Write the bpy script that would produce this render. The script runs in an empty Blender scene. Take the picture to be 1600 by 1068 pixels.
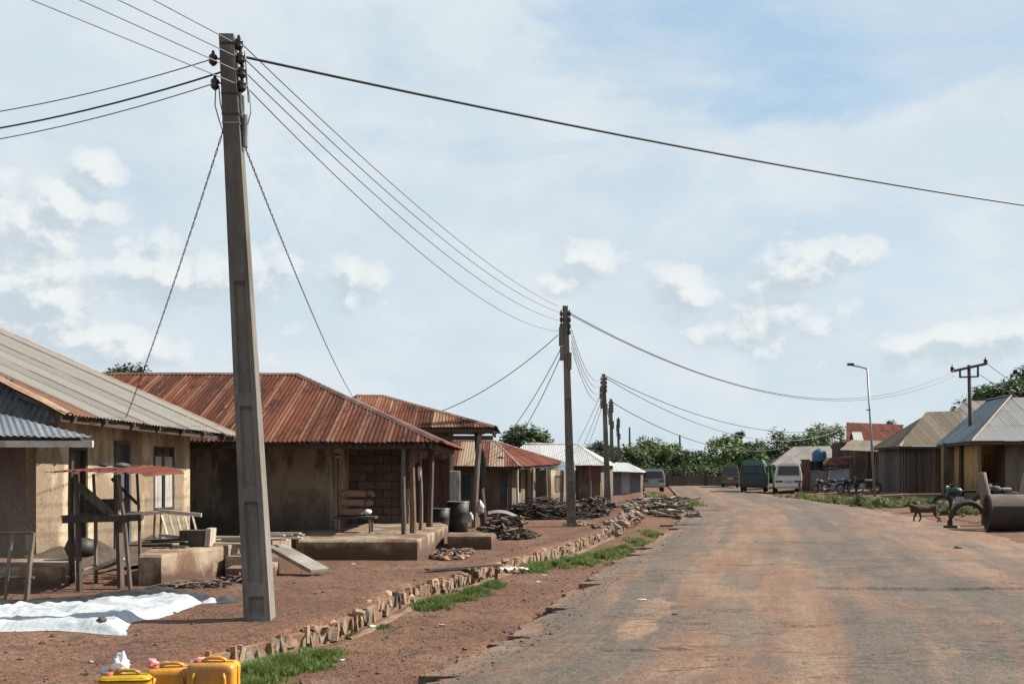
import bpy, bmesh, math, random
from mathutils import Vector, Matrix, noise as mnoise
random.seed(7)
R = random.uniform
scn = bpy.context.scene
C = scn.collection
rad = math.radians

# ------------------------------------------------------------------ camera, sky, sun, exposure
HC, F, HZ = 1.9, 1600.0, 733.0           # eye height (m), focal length in photo pixels, horizon row
cam_d = bpy.data.cameras.new('camera'); cam = bpy.data.objects.new('camera', cam_d); C.objects.link(cam)
cam.location = (0, 0, HC); cam.rotation_euler = (rad(90), 0, 0)
cam_d.sensor_width = 36; cam_d.lens = 36.0; cam_d.shift_y = (HZ-534)/1600.0
cam_d.clip_start = .1; cam_d.clip_end = 6000
scn.camera = cam
SUN_EL, SUN_AZ = 40.0, 80.0              # azimuth measured from +Y (view direction) towards +X
sd = Vector((math.sin(rad(SUN_AZ))*math.cos(rad(SUN_EL)), math.cos(rad(SUN_AZ))*math.cos(rad(SUN_EL)), math.sin(rad(SUN_EL))))
sl = bpy.data.lights.new('sun', 'SUN'); sun = bpy.data.objects.new('sun', sl); C.objects.link(sun)
sl.energy = 5.0; sl.angle = rad(.53); sl.color = (1, .93, .82)
sun.rotation_euler = sd.to_track_quat('Z', 'Y').to_euler()
scn.view_settings.view_transform = 'Standard'; scn.view_settings.look = 'None'
scn.view_settings.exposure = .85; scn.view_settings.gamma = 1; scn.view_settings.use_curve_mapping = False

class NT:
    def __init__(s, tree): s.t = tree; s.n = tree.nodes; s.l = tree.links
    def add(s, typ, ins=None, **kw):
        nd = s.n.new(typ)
        for k, v in kw.items(): setattr(nd, k, v)
        for k, v in (ins or {}).items(): s.set(nd.inputs[k], v)
        return nd
    def set(s, sock, v):
        if isinstance(v, bpy.types.NodeSocket): s.l.new(v, sock)
        elif isinstance(v, tuple) and len(v) == 3 and sock.type == 'RGBA': sock.default_value = (*v, 1)
        else: sock.default_value = v
    def math(s, op, a, b=0.0, c=0.0, clamp=False):
        nd = s.add('ShaderNodeMath', {0: a, 1: b, 2: c}, operation=op, use_clamp=clamp); return nd.outputs[0]
    def ramp(s, fac, stops, interp='LINEAR'):
        nd = s.add('ShaderNodeValToRGB', {0: fac}); cr = nd.color_ramp; cr.interpolation = interp
        while len(cr.elements) < len(stops): cr.elements.new(.5)
        for e, (p, c) in zip(cr.elements, stops):
            e.position = p; e.color = (*c, 1) if isinstance(c, tuple) else (c, c, c, 1)
        return nd.outputs[0]
    def mix(s, fac, a, b, mode='MIX'):
        nd = s.add('ShaderNodeMix', data_type='RGBA', blend_type=mode)
        s.set(nd.inputs[0], fac); s.set(nd.inputs[6], a); s.set(nd.inputs[7], b); return nd.outputs[2]
    def noise(s, vec, scale, detail=4, rough=.55, w=None, dist=0.0):
        nd = s.add('ShaderNodeTexNoise', {'Scale': scale, 'Detail': detail, 'Roughness': rough, 'Distortion': dist},
                   noise_dimensions='4D' if w is not None else '3D')
        s.l.new(vec, nd.inputs['Vector'])
        if w is not None: s.set(nd.inputs['W'], w)
        return nd.outputs[0]
    def scale(s, vec, sc, loc=(0, 0, 0)):
        nd = s.add('ShaderNodeMapping', {'Scale': sc, 'Location': loc}); s.l.new(vec, nd.inputs[0]); return nd.outputs[0]
    def smooth(s, x, a, b):
        nd = s.add('ShaderNodeMapRange', {0: x, 1: a, 2: b, 3: 0.0, 4: 1.0}, interpolation_type='SMOOTHSTEP'); return nd.outputs[0]

world = bpy.data.worlds.new('World'); scn.world = world; world.use_nodes = True
SKY = .062
def build_world():
    t = NT(world.node_tree); t.n.clear()
    out = t.add('ShaderNodeOutputWorld'); bg = t.add('ShaderNodeBackground', {'Strength': SKY})
    t.l.new(bg.outputs[0], out.inputs[0])
    sky = t.add('ShaderNodeTexSky', sky_type='NISHITA', sun_disc=False)
    sky.sun_elevation = rad(SUN_EL); sky.sun_rotation = rad(SUN_AZ)
    sky.air_density = 1.0; sky.dust_density = 1.2; sky.ozone_density = 1.6
    tc = t.add('ShaderNodeTexCoord').outputs['Generated']
    sep = t.add('ShaderNodeSeparateXYZ', {0: tc})
    az = t.math('ARCTAN2', sep.outputs[0], sep.outputs[1]); el = t.math('ARCSINE', sep.outputs[2])
    vec = t.add('ShaderNodeCombineXYZ', {0: az, 1: el, 2: 0.0}).outputs[0]
    def blob(x, y, rx, ry, da=0.0, de=0.0):        # a cloud centred where the photo shows it, as azimuth and elevation
        a0 = math.atan((x-800)/F)-da; e0 = math.atan((HZ-y)/F*math.cos(a0))-de
        dx = t.math('DIVIDE', t.math('SUBTRACT', az, a0), rx/F); dy = t.math('DIVIDE', t.math('SUBTRACT', el, e0), ry/F)
        r = t.math('SQRT', t.math('ADD', t.math('MULTIPLY', dx, dx), t.math('MULTIPLY', dy, dy)))
        return t.smooth(r, 1.5, 0.0)
    BL = [(30, 350, 150, 95), (120, 330, 90, 62), (225, 425, 150, 78), (150, 270, 58, 44), (40, 470, 190, 85), (370, 430, 120, 72), (550, 445, 82, 52),
          (925, 408, 58, 44), (882, 442, 58, 32), (1068, 458, 85, 55), (1225, 425, 95, 62), (1312, 390, 80, 40), (1200, 505, 160, 62), (1470, 540, 110, 40), (1580, 525, 80, 40), (160, 540, 180, 50)]
    def density(da, de):
        """cloud density at this direction moved by (da, de): banks, a low field round the horizon, puffs and wisps"""
        v = t.scale(vec, (1, 1.25, 1), (da, de*1.25, 0))
        warp = t.noise(v, 30, 3, .5); w2 = t.add('ShaderNodeVectorMath', {0: v, 1: t.add('ShaderNodeCombineXYZ', {0: t.math('MULTIPLY', warp, .03), 1: t.math('MULTIPLY', warp, .03), 2: 0.0}).outputs[0]}, operation='ADD').outputs[0]
        cov = None
        for b in BL:
            q = blob(*b, da, de); cov = q if cov is None else t.math('MAXIMUM', cov, q)
        band = t.math('MULTIPLY', t.smooth(el, .0, .06), t.smooth(el, .26, .10))
        far = t.math('MULTIPLY', t.math('MULTIPLY', band, .5), t.smooth(t.noise(v, 3.1, 2), .5, .72))
        cov = t.math('MAXIMUM', cov, far)
        vo = t.add('ShaderNodeTexVoronoi', {'Scale': 30.0}, feature='F1'); t.l.new(w2, vo.inputs['Vector'])
        puff = t.math('SUBTRACT', .42, vo.outputs['Distance'])
        n_ = t.math('SUBTRACT', t.noise(v, 20, 7, .66, dist=.1), .5)
        return t.math('ADD', cov, t.math('ADD', t.math('MULTIPLY', puff, .60), t.math('MULTIPLY', n_, 1.75)))
    dens = density(0.0, 0.0); dsun = density(.009, .013)
    cum = t.math('MULTIPLY', t.smooth(dens, .28, .66), t.math('ADD', .55, t.math('MULTIPLY', t.smooth(dens, .4, 1.1), .4)))
    lit = t.smooth(t.math('SUBTRACT', dens, dsun), -.22, .30)
    ccol = t.mix(lit, (5.0, 5.75, 6.3), (8.1, 8.3, 8.2))
    # broad high veil with a clearer blue patch
    n2 = t.noise(t.scale(vec, (1, 2.4, 1)), 3.2, 6, .6, dist=.4)
    blue = t.math('MAXIMUM', blob(1240, 50, 450, 135), t.math('MULTIPLY', blob(1640, 10, 300, 120), .9))
    lowhaze = t.smooth(el, .30, .0)
    veil = t.math('ADD', t.smooth(n2, .30, .70), .55)
    veil = t.math('SUBTRACT', veil, t.math('MULTIPLY', t.smooth(t.math('ADD', blue, t.math('MULTIPLY', t.math('SUBTRACT', t.noise(t.scale(vec, (1, 1.6, 1)), 4.2, 8, .6, dist=.5), .5), 2.3)), .22, .62), .75))
    veil = t.math('ADD', veil, t.math('MULTIPLY', lowhaze, .25), clamp=True)
    zen = t.smooth(el, .45, 1.0)                             # the veil thins towards the zenith, where the sky is a deeper blue
    veil = t.math('MULTIPLY', veil, t.math('SUBTRACT', 1.0, t.math('MULTIPLY', zen, .6)))
    vcol = t.mix(t.smooth(t.noise(t.scale(vec, (1, 1.6, 1)), 5.5, 4), .35, .65), (6.0, 6.8, 7.35), (7.0, 7.5, 7.8))
    base = t.mix(t.math('MULTIPLY', veil, .86), t.mix(t.math('SUBTRACT', .8, t.math('MULTIPLY', zen, .6)), sky.outputs[0], (4.5, 6.2, 7.8)), vcol)
    col = t.mix(t.math('MULTIPLY', cum, .85), base, ccol)
    below = t.smooth(el, -.02, .0)
    col = t.mix(below, (1.5, 1.1, .8), col)
    t.l.new(col, bg.inputs[0])
build_world()

# ------------------------------------------------------------------ helpers
def P(px, py, Y): return Vector(((px-800)/F*Y, Y, HC-(py-HZ)/F*Y))
def H(py, Y): return HC-(py-HZ)/F*Y
def X(px, Y): return (px-800)/F*Y
def lerp(a, b, t): return a+(b-a)*t
def smooth01(t): t = max(0, min(1, t)); return t*t*(3-2*t)
def interp(tab, y):
    if y <= tab[0][0]:
        a, b = tab[0], tab[1]
        return a[1]+(b[1]-a[1])*(y-a[0])/(b[0]-a[0])
    for a, b in zip(tab, tab[1:]):
        if y <= b[0]: return lerp(a[1], b[1], (y-a[0])/(b[0]-a[0]))
    a, b = tab[-2], tab[-1]
    return a[1]+(b[1]-a[1])*(y-a[0])/(b[0]-a[0])
DRAIN = [(-60, -24), (0, -6.2), (7, -3.7), (9.82, -2.82), (10.3, -2.6), (11.7, -2.08), (15.2, -1.5), (16.3, -1.1), (18.5, -.46), (23.2, 1.16), (34.4, 3.9), (64.8, 8.3), (110, 13.6), (200, 22)]
ROADL = [(-60, -14), (0, -3.2), (8.8, -.9), (9.5, -.6), (11.3, -.05), (13.6, .5), (16.5, 1.1), (20.1, 2.0), (25.3, 3.4), (36, 5.9), (47, 8.1), (72, 11.4), (95, 14.5), (200, 27)]
ROADR = [(-60, -3), (0, 7.2), (14, 10.2), (27.7, 13.4), (37, 15.2), (44, 16.0), (60, 16.9), (80, 18.2), (100, 20.2), (200, 33)]
xd = lambda y: interp(DRAIN, y)
xl = lambda y: interp(ROADL, y)
xr = lambda y: interp(ROADR, y)
def rise(y): return .0045*max(0, min(y, 130)-30)
def nz(x, y, s, o=0): return mnoise.noise(Vector((x*s, y*s, o)))
YARD = .2
def dip(u, y): return -.17*smooth01((y-15)/5.5)*smooth01((-u-.25)/1.1)
def gz(x, y):
    u = x-xd(y); r = rise(y)
    if u < 0: return r+YARD+dip(u, y)+.015*nz(x, y, .8)
    w = x-xr(y)
    z = r+.012*nz(x, y, 1.3, 3)
    if w > 0: z += .36*smooth01(w/6)
    return z
def G(px, py, z=None):
    if z is not None: Y = F*(HC-z)/(py-HZ); return Vector((X(px, Y), Y, z))
    z = 0
    for i in range(30):
        Y = F*(HC-z)/(py-HZ); z = .5*z+.5*gz(X(px, Y), Y)
    return Vector((X(px, Y), Y, gz(X(px, Y), Y)))

def tag(o, label=None, cat=None, group=None, kind=None):
    if label: o['label'] = label
    if cat: o['category'] = cat
    if group: o['group'] = group
    if kind: o['kind'] = kind
    return o
def thing(name, label, cat, loc=(0, 0, 0), rz=0, group=None):
    o = bpy.data.objects.new(name, None); C.objects.link(o); o.empty_display_size = .2
    o.location = loc; o.rotation_euler.z = rz
    return tag(o, label, cat, group)
def origin(o):
    v = Vector((0, 0, 0))
    while o: v += o.location; o = o.parent
    return v
class MB:
    def __init__(s): s.v = []; s.f = []; s.uv = None
    def quad(s, *p): n = len(s.v); s.v += [Vector(q) for q in p]; s.f.append(tuple(range(n, n+len(p)))); return s
    def box(s, c, d, rot=None, taper=1.0, jit=0):
        n = len(s.v); c = Vector(c)
        for z in (-1, 1):
            for x, y in ((-1, -1), (1, -1), (1, 1), (-1, 1)):
                k = taper if z > 0 else 1
                q = Vector((x*d[0]/2*k, y*d[1]/2*k, z*d[2]/2))
                if jit: q += Vector((R(-jit, jit), R(-jit, jit), R(-jit, jit)))
                if rot is not None: q = rot @ q
                s.v.append(c+q)
        for f in ((0, 3, 2, 1), (4, 5, 6, 7), (0, 1, 5, 4), (1, 2, 6, 5), (2, 3, 7, 6), (3, 0, 4, 7)): s.f.append(tuple(i+n for i in f))
        return s
    def beam(s, a, b, w, h=None, up=(0, 0, 1), taper=1.0, n=4, w2=None):
        """bar from a to b, w wide and h deep (n=4) or a round one of diameter w (n>4)"""
        a, b = Vector(a), Vector(b); d = (b-a).normalized(); up = Vector(up)
        if abs(d.dot(up)) > .98: up = Vector((0, 1, 0))
        x = d.cross(up).normalized(); y = x.cross(d).normalized(); h = h or w; k = len(s.v)
        for p, sc in ((a, 1), (b, taper)):
            for i in range(n):
                if n == 4: q = [(-1, -1), (1, -1), (1, 1), (-1, 1)][i]; s.v.append(p+x*q[0]*w/2*sc+y*q[1]*h/2*sc)
                else: an = 2*math.pi*i/n; s.v.append(p+x*math.cos(an)*w/2*sc+y*math.sin(an)*h/2*sc)
        for i in range(n): s.f.append((k+i, k+(i+1) % n, k+n+(i+1) % n, k+n+i))
        s.f.append(tuple(k+i for i in reversed(range(n)))); s.f.append(tuple(k+n+i for i in range(n)))
        return s
    def tube(s, path, r, n=6, cap=True):
        path = [Vector(p) for p in path]; k = len(s.v); m = len(path)
        rs = r if isinstance(r, (list, tuple)) else [r]*m
        for i, p in enumerate(path):
            d = (path[min(i+1, m-1)]-path[max(i-1, 0)]).normalized()
            up = Vector((0, 0, 1)) if abs(d.z) < .95 else Vector((0, 1, 0))
            x = d.cross(up).normalized(); y = x.cross(d)
            for j in range(n): an = 2*math.pi*j/n; s.v.append(p+(x*math.cos(an)+y*math.sin(an))*rs[i])
        for i in range(m-1):
            for j in range(n): s.f.append((k+i*n+j, k+i*n+(j+1) % n, k+(i+1)*n+(j+1) % n, k+(i+1)*n+j))
        if cap: s.f.append(tuple(k+j for j in reversed(range(n)))); s.f.append(tuple(k+(m-1)*n+j for j in range(n)))
        return s
    def lathe(s, c, prof, n=16, axis='z'):
        c = Vector(c); k = len(s.v); m = len(prof)
        for r, z in prof:
            for j in range(n):
                an = 2*math.pi*j/n; q = (r*math.cos(an), r*math.sin(an), z)
                if axis == 'x': q = (q[2], q[0], q[1])
                if axis == 'y': q = (q[0], q[2], q[1])
                s.v.append(c+Vector(q))
        for i in range(m-1):
            for j in range(n): s.f.append((k+i*n+j, k+i*n+(j+1) % n, k+(i+1)*n+(j+1) % n, k+(i+1)*n+j))
        s.f.append(tuple(k+j for j in reversed(range(n)))); s.f.append(tuple(k+(m-1)*n+j for j in range(n)))
        return s
    def rock(s, c, r, sq=(1, 1, 1), seed=None):
        """an irregular stone: a jittered 12-corner solid"""
        c = Vector(c); k = len(s.v); rot = Matrix.Rotation(R(0, 6.28), 3, 'Z') @ Matrix.Rotation(R(-.4, .4), 3, 'X')
        rings = [(-.75, .62, 4), (.1, 1.0, 6), (.8, .5, 4)]
        idx = []
        for z, rr, n in rings:
            row = []
            for j in range(n):
                an = 2*math.pi*(j+R(-.2, .2))/n; q = rot @ Vector((math.cos(an)*rr*r*R(.8, 1.15)*sq[0], math.sin(an)*rr*r*R(.8, 1.15)*sq[1], z*r*R(.85, 1.1)*sq[2]))
                row.append(len(s.v)); s.v.append(c+q)
            idx.append(row)
        for a, b in zip(idx, idx[1:]):
            na, nb = len(a), len(b); i = j = 0
            while i < na or j < nb:
                if j >= nb or (i < na and (i+1)/na <= (j+1)/nb): s.f.append((a[i % na], a[(i+1) % na], b[j % nb])); i += 1
                else: s.f.append((a[i % na], b[(j+1) % nb], b[j % nb])); j += 1
        s.f.append(tuple(reversed(idx[0]))); s.f.append(tuple(idx[-1]))
        return s
    def build(s, name, mat, parent=None, local=False, smooth=False, bevel=0, loc=None):
        if parent is None and not local:
            mn = Vector((sum(v.x for v in s.v)/len(s.v), sum(v.y for v in s.v)/len(s.v), min(v.z for v in s.v)))
            o0 = mn
        elif parent is not None and not local: o0 = origin(parent)
        else: o0 = Vector((0, 0, 0))
        me = bpy.data.meshes.new(name)
        me.from_pydata([tuple(v-o0) for v in s.v], [], s.f)
        if s.uv:
            ul = me.uv_layers.new(name='UVMap')
            for l in me.loops: ul.data[l.index].uv = s.uv[l.vertex_index]
        if smooth: me.polygons.foreach_set('use_smooth', [True]*len(me.polygons))
        me.materials.append(mat)
        o = bpy.data.objects.new(name, me); C.objects.link(o)
        if parent is not None: o.parent = parent
        elif not local: o.location = o0
        if loc is not None: o.location = loc
        if bevel:
            b = o.modifiers.new('bevel', 'BEVEL'); b.width = bevel; b.segments = 2; b.limit_method = 'ANGLE'
        return o
def inst(src, name, parent, loc, rot=None, scale=None):
    o = src.copy(); o.name = name; C.objects.link(o); o.parent = parent; o.location = loc
    if rot is not None: o.rotation_euler = rot
    if scale is not None: o.scale = scale
    return o
def copy_tree(o, parent=None):
    c = o.copy(); C.objects.link(c)
    if parent is not None: c.parent = parent
    for ch in [x for x in list(bpy.data.objects) if x.parent == o]: copy_tree(ch, c)
    return c

# ------------------------------------------------------------------ materials
def newmat(name):
    m = bpy.data.materials.new(name); m.use_nodes = True; t = NT(m.node_tree); t.n.clear()
    out = t.add('ShaderNodeOutputMaterial'); b = t.add('ShaderNodeBsdfPrincipled'); t.l.new(b.outputs[0], out.inputs[0])
    return m, t, b
def bump(t, b, h, st=.4, dist=.02):
    nd = t.add('ShaderNodeBump', {'Height': h, 'Strength': st, 'Distance': dist}); t.l.new(nd.outputs[0], b.inputs['Normal'])
ALB = .8            # the exposure is set for a contrasty picture, so base colours stay on the dark side
def dk(*cs): return [tuple(x*ALB for x in c) if c else c for c in cs]
def mk(name, c1, c2, scale=4, rough=.85, st=.35, stretch=(1, 1, 1), metal=0, rnd=.25, dist=.01, c3=None, detail=5, lo=.35, hi=.65):
    """two (or three) real colours mixed by noise, a little variation from object to object"""
    c1, c2, c3 = dk(c1, c2, c3)
    m, t, b = newmat(name)
    tc = t.add('ShaderNodeTexCoord').outputs['Object']; oi = t.add('ShaderNodeObjectInfo').outputs['Random']
    v = t.scale(tc, stretch); w = t.math('MULTIPLY', oi, 20)
    n = t.noise(v, scale, detail, .6, w=w)
    col = t.ramp(n, [(lo, c1), (hi, c2)])
    if c3: col = t.mix(t.smooth(t.noise(v, scale*.37, 3, .6, w=t.math('ADD', w, 5)), .5, .64), col, c3)
    fine = t.noise(v, scale*9, 3, .6, w=w)
    col = t.mix(.35, col, t.mix(t.smooth(fine, .3, .7), (.35, .35, .35), (1.0, 1.0, 1.0)), 'MULTIPLY')
    k = t.math('ADD', t.math('MULTIPLY', oi, 2*rnd), 1.12-rnd)
    col = t.mix(1.0, col, t.add('ShaderNodeCombineXYZ', {0: k, 1: k, 2: k}).outputs[0], 'MULTIPLY')
    t.l.new(col, b.inputs['Base Color']); b.inputs['Roughness'].default_value = rough; b.inputs['Metallic'].default_value = metal
    if st: bump(t, b, t.math('ADD', n, t.math('MULTIPLY', fine, .4)), st, dist)
    return m
def sheetmat(name, ca, cb, streak, rust=(.16, .05, .025), amount=.5, per=.5, rough=.85, metal=.0, lapmix=.5):
    """weathered corrugated iron: per-sheet tone, rust in streaks down the slope and along the laps"""
    ca, cb, streak, rust = dk(ca, cb, streak, rust)
    m, t, b = newmat(name)
    uv = t.add('ShaderNodeTexCoord').outputs['UV']; oi = t.add('ShaderNodeObjectInfo').outputs['Random']
    w = t.math('MULTIPLY', oi, 30)
    st = t.noise(t.scale(uv, (13, .35, 1)), 1.0, 5, .65, w=w)
    bl = t.noise(t.scale(uv, (1, .8, 1)), 1.6, 5, .65, w=w)
    col = t.mix(t.smooth(oi, .5-per/2, .5+per/2), ca, cb)
    col = t.mix(t.smooth(st, .52, .72), col, streak)
    r = t.math('ADD', t.math('MULTIPLY', t.noise(t.scale(uv, (5, .9, 1)), 1.3, 6, .7, w=t.math('ADD', w, 3)), .6), t.math('MULTIPLY', bl, .4))
    col = t.mix(t.smooth(r, .66-.3*amount, .76-.3*amount), col, rust)
    ux = t.math('MODULO', t.add('ShaderNodeSeparateXYZ', {0: uv}).outputs[0], 10.0)
    lapn = t.noise(t.scale(uv, (.3, .9, 1)), 1.5, 4, .6, w=t.math('ADD', w, 9))
    lap = t.math('MULTIPLY', t.smooth(ux, .24, .10), t.smooth(lapn, .32, .50))
    col = t.mix(t.math('MULTIPLY', lap, lapmix), col, rust if lapmix > .5 else streak)
    f = t.noise(uv, 40, 3, .6, w=w)
    col = t.mix(.5, col, t.mix(t.smooth(f, .3, .7), (.45, .42, .4), (1.0, 1.0, 1.0)), 'MULTIPLY')
    t.l.new(col, b.inputs['Base Color']); b.inputs['Roughness'].default_value = rough; b.inputs['Metallic'].default_value = metal
    b.inputs['Specular IOR Level'].default_value = .15 if metal == 0 else .4
    bump(t, b, t.math('ADD', f, bl), .15, .01)
    return m
def plaster(name, c1, c2, stain, base_dirt, dirt_h=.5, stain_amt=.5, streaky=.45):
    c1, c2, stain, base_dirt = dk(c1, c2, stain, base_dirt)
    m, t, b = newmat(name)
    geo = t.add('ShaderNodeNewGeometry').outputs['Position']
    sep = t.add('ShaderNodeSeparateXYZ', {0: geo})
    n = t.noise(geo, 1.7, 7, .65); n2 = t.noise(t.scale(geo, (1, 1, .35)), 1.1, 6, .65)
    col = t.ramp(n, [(.34, c1), (.62, c2)])
    col = t.mix(t.smooth(n2, .66-.25*stain_amt, .78-.25*stain_amt), col, stain)
    h = t.math('ADD', sep.outputs[2], t.math('MULTIPLY', t.math('SUBTRACT', t.noise(geo, 2.4, 5, .6), .5), 1.1))
    col = t.mix(t.smooth(h, .2+dirt_h, .15), col, base_dirt)
    f = t.noise(geo, 26, 4, .65)
    col = t.mix(.45, col, t.mix(t.smooth(f, .3, .7), (.5, .47, .45), (1.0, 1.0, 1.0)), 'MULTIPLY')
    vein = t.math('ABSOLUTE', t.math('SUBTRACT', t.noise(t.scale(geo, (1, 1, .6)), 2.2, 4, .5, dist=.6), .5))
    col = t.mix(t.math('MULTIPLY', t.smooth(vein, .012, .002), .55*streaky), col, (.05, .04, .03))
    t.l.new(col, b.inputs['Base Color']); b.inputs['Roughness'].default_value = .95
    bump(t, b, t.math('ADD', n, t.math('MULTIPLY', f, .35)), .6, .03)
    return m
def dirtmat():
    m, t, b = newmat('laterite')
    geo = t.add('ShaderNodeNewGeometry').outputs['Position']
    n = t.noise(geo, .35, 6, .6); n1 = t.noise(geo, 2.3, 6, .65); f = t.noise(geo, 30, 4, .7)
    col = t.ramp(n, [(.3, (.130, .058, .031)), (.52, (.180, .083, .044)), (.7, (.235, .126, .072))])
    col = t.mix(t.smooth(n1, .52, .68), col, (.085, .046, .032))
    col = t.mix(t.math('MULTIPLY', t.smooth(t.noise(geo, .9, 5, .6), .56, .66), .6), col, (.25, .150, .100))
    col = t.mix(.8, col, t.mix(t.smooth(f, .38, .60), (.36, .34, .34), (1.15, 1.15, 1.15)), 'MULTIPLY')
    g8 = t.noise(geo, 9, 4, .7)
    col = t.mix(.6, col, t.mix(t.smooth(g8, .36, .62), (.55, .52, .5), (1.15, 1.15, 1.15)), 'MULTIPLY')
    vo = t.add('ShaderNodeTexVoronoi', {'Scale': 17.0, 'Randomness': 1.0}); t.l.new(geo, vo.inputs['Vector'])
    peb = t.smooth(vo.outputs['Distance'], .2, .1)
    pm = t.math('MULTIPLY', peb, t.smooth(t.noise(geo, 9, 2), .56, .62))
    col = t.mix(pm, col, (.22, .155, .115))
    t.l.new(col, b.inputs['Base Color']); b.inputs['Roughness'].default_value = .97
    bump(t, b, t.math('ADD', t.math('MULTIPLY', f, .7), t.math('ADD', t.math('ADD', n1, g8), t.math('MULTIPLY', pm, .5))), 1.0, .05)
    return m
def roadmat():
    m, t, b = newmat('asphalt')
    geo = t.add('ShaderNodeNewGeometry').outputs['Position']
    uv = t.add('ShaderNodeTexCoord').outputs['UV']           # u across the road, v along it, metres
    f = t.noise(geo, 42, 4, .75); n = t.noise(t.scale(uv, (1.3, .16, 1)), 1.0, 7, .7)
    col = t.ramp(n, [(.3, (.072, .056, .044)), (.7, (.142, .112, .087))])
    d1 = t.noise(t.scale(uv, (1.5, .05, 1)), 1.0, 8, .68)    # dust drawn out along the wheel tracks
    d2 = t.noise(t.scale(uv, (.7, .16, 1)), 1.0, 8, .72, dist=.3)
    d3 = t.noise(t.scale(uv, (1.1, 1.5, 1)), 1.0, 7, .7, dist=.2)
    sepu = t.add('ShaderNodeSeparateXYZ', {0: uv}).outputs[0]
    s = t.math('ADD', t.math('MULTIPLY', d1, .42), t.math('ADD', t.math('MULTIPLY', d2, .33), t.math('MULTIPLY', d3, .25)))
    band = t.math('MULTIPLY', t.smooth(sepu, 1.3, 2.2), t.smooth(sepu, 4.0, 3.4))
    band2 = t.math('MULTIPLY', t.smooth(sepu, 3.6, 4.2), t.smooth(sepu, 6.4, 5.2))
    s = t.math('ADD', s, t.math('ADD', t.math('MULTIPLY', band, .055), t.math('MULTIPLY', band2, -.025)))
    s = t.math('ADD', s, t.math('ADD', t.math('MULTIPLY', t.smooth(sepu, 5.8, 9.0), .09), t.math('MULTIPLY', t.smooth(sepu, .35, .0), .04)))
    mask = t.smooth(s, .43, .60)
    col = t.mix(t.math('MULTIPLY', mask, .85), col, t.mix(t.smooth(t.noise(t.scale(uv, (1, .2, 1)), 1.4, 5, .6), .4, .62), (.225, .112, .062), (.275, .172, .106)))
    su = t.math('DIVIDE', t.math('SUBTRACT', sepu, t.math('ADD', 1.42, t.math('MULTIPLY', t.math('SUBTRACT', d3, .5), .7))), .26)
    sv = t.math('DIVIDE', t.math('SUBTRACT', t.add('ShaderNodeSeparateXYZ', {0: uv}).outputs[1], 12.7), 2.0)
    sand = t.smooth(t.math('ADD', t.math('MULTIPLY', su, su), t.math('MULTIPLY', sv, sv)), 1.1, .5)
    col = t.mix(t.math('MULTIPLY', sand, .85), col, (.30, .185, .115))
    patch = t.math('MULTIPLY', t.smooth(t.noise(t.scale(uv, (.5, .25, 1), (3, 1, 0)), 1.3, 4, .5), .55, .60), .45)
    col = t.mix(patch, col, (.100, .086, .074))
    cr = t.math('ABSOLUTE', t.math('SUBTRACT', t.noise(t.scale(uv, (.5, 1.5, 1)), 1.1, 5, .6, dist=.8), .5))
    crack = t.math('MULTIPLY', t.smooth(cr, .010, .002), t.smooth(t.noise(uv, .45, 2), .48, .56))
    col = t.mix(t.math('MULTIPLY', crack, .75), col, (.04, .033, .028))
    g8 = t.noise(t.scale(geo, (1, .7, 1)), 12, 4, .7)
    col = t.mix(.8, col, t.mix(t.smooth(f, .36, .64), (.38, .38, .38), (1.2, 1.2, 1.2)), 'MULTIPLY')
    col = t.mix(.55, col, t.mix(t.smooth(g8, .36, .62), (.55, .54, .53), (1.18, 1.18, 1.18)), 'MULTIPLY')
    t.l.new(col, b.inputs['Base Color']); b.inputs['Roughness'].default_value = .92
    bump(t, b, t.math('ADD', t.math('ADD', t.math('MULTIPLY', f, .8), n), t.math('MULTIPLY', crack, -1.5)), .75, .025)
    return m
def leafmat(name, c1, c2, tr=.25):
    m, t, b = newmat(name)
    oi = t.add('ShaderNodeObjectInfo').outputs['Random']
    geo = t.add('ShaderNodeNewGeometry'); n = t.noise(geo.outputs['Position'], .9, 3)
    rr = t.math('ADD', t.math('MULTIPLY', geo.outputs['Random Per Island'], .7), t.math('MULTIPLY', n, .4))
    col = t.mix(t.smooth(rr, .2, .85), c1, c2)
    if 'grass' in name or 'weeds' in name: col = t.mix(t.smooth(geo.outputs['Random Per Island'], .86, .9), col, (.26, .21, .10))
    k = t.math('ADD', t.math('MULTIPLY', oi, .5), .75)
    col = t.mix(1.0, col, t.add('ShaderNodeCombineXYZ', {0: k, 1: k, 2: k}).outputs[0], 'MULTIPLY')
    t.l.new(col, b.inputs['Base Color']); b.inputs['Roughness'].default_value = .6
    tl = t.add('ShaderNodeBsdfTranslucent'); t.l.new(col, tl.inputs[0])
    mx = t.add('ShaderNodeMixShader', {0: tr}); t.l.new(b.outputs[0], mx.inputs[1]); t.l.new(tl.outputs[0], mx.inputs[2])
    out = [n for n in t.n if n.type == 'OUTPUT_MATERIAL'][0]; t.l.new(mx.outputs[0], out.inputs[0])
    return m
def plain(name, c, rough=.5, metal=0, spec=.5):
    return mk(name, tuple(x*.85 for x in c), c, 6, rough, .1, metal=metal, rnd=.08)

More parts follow.
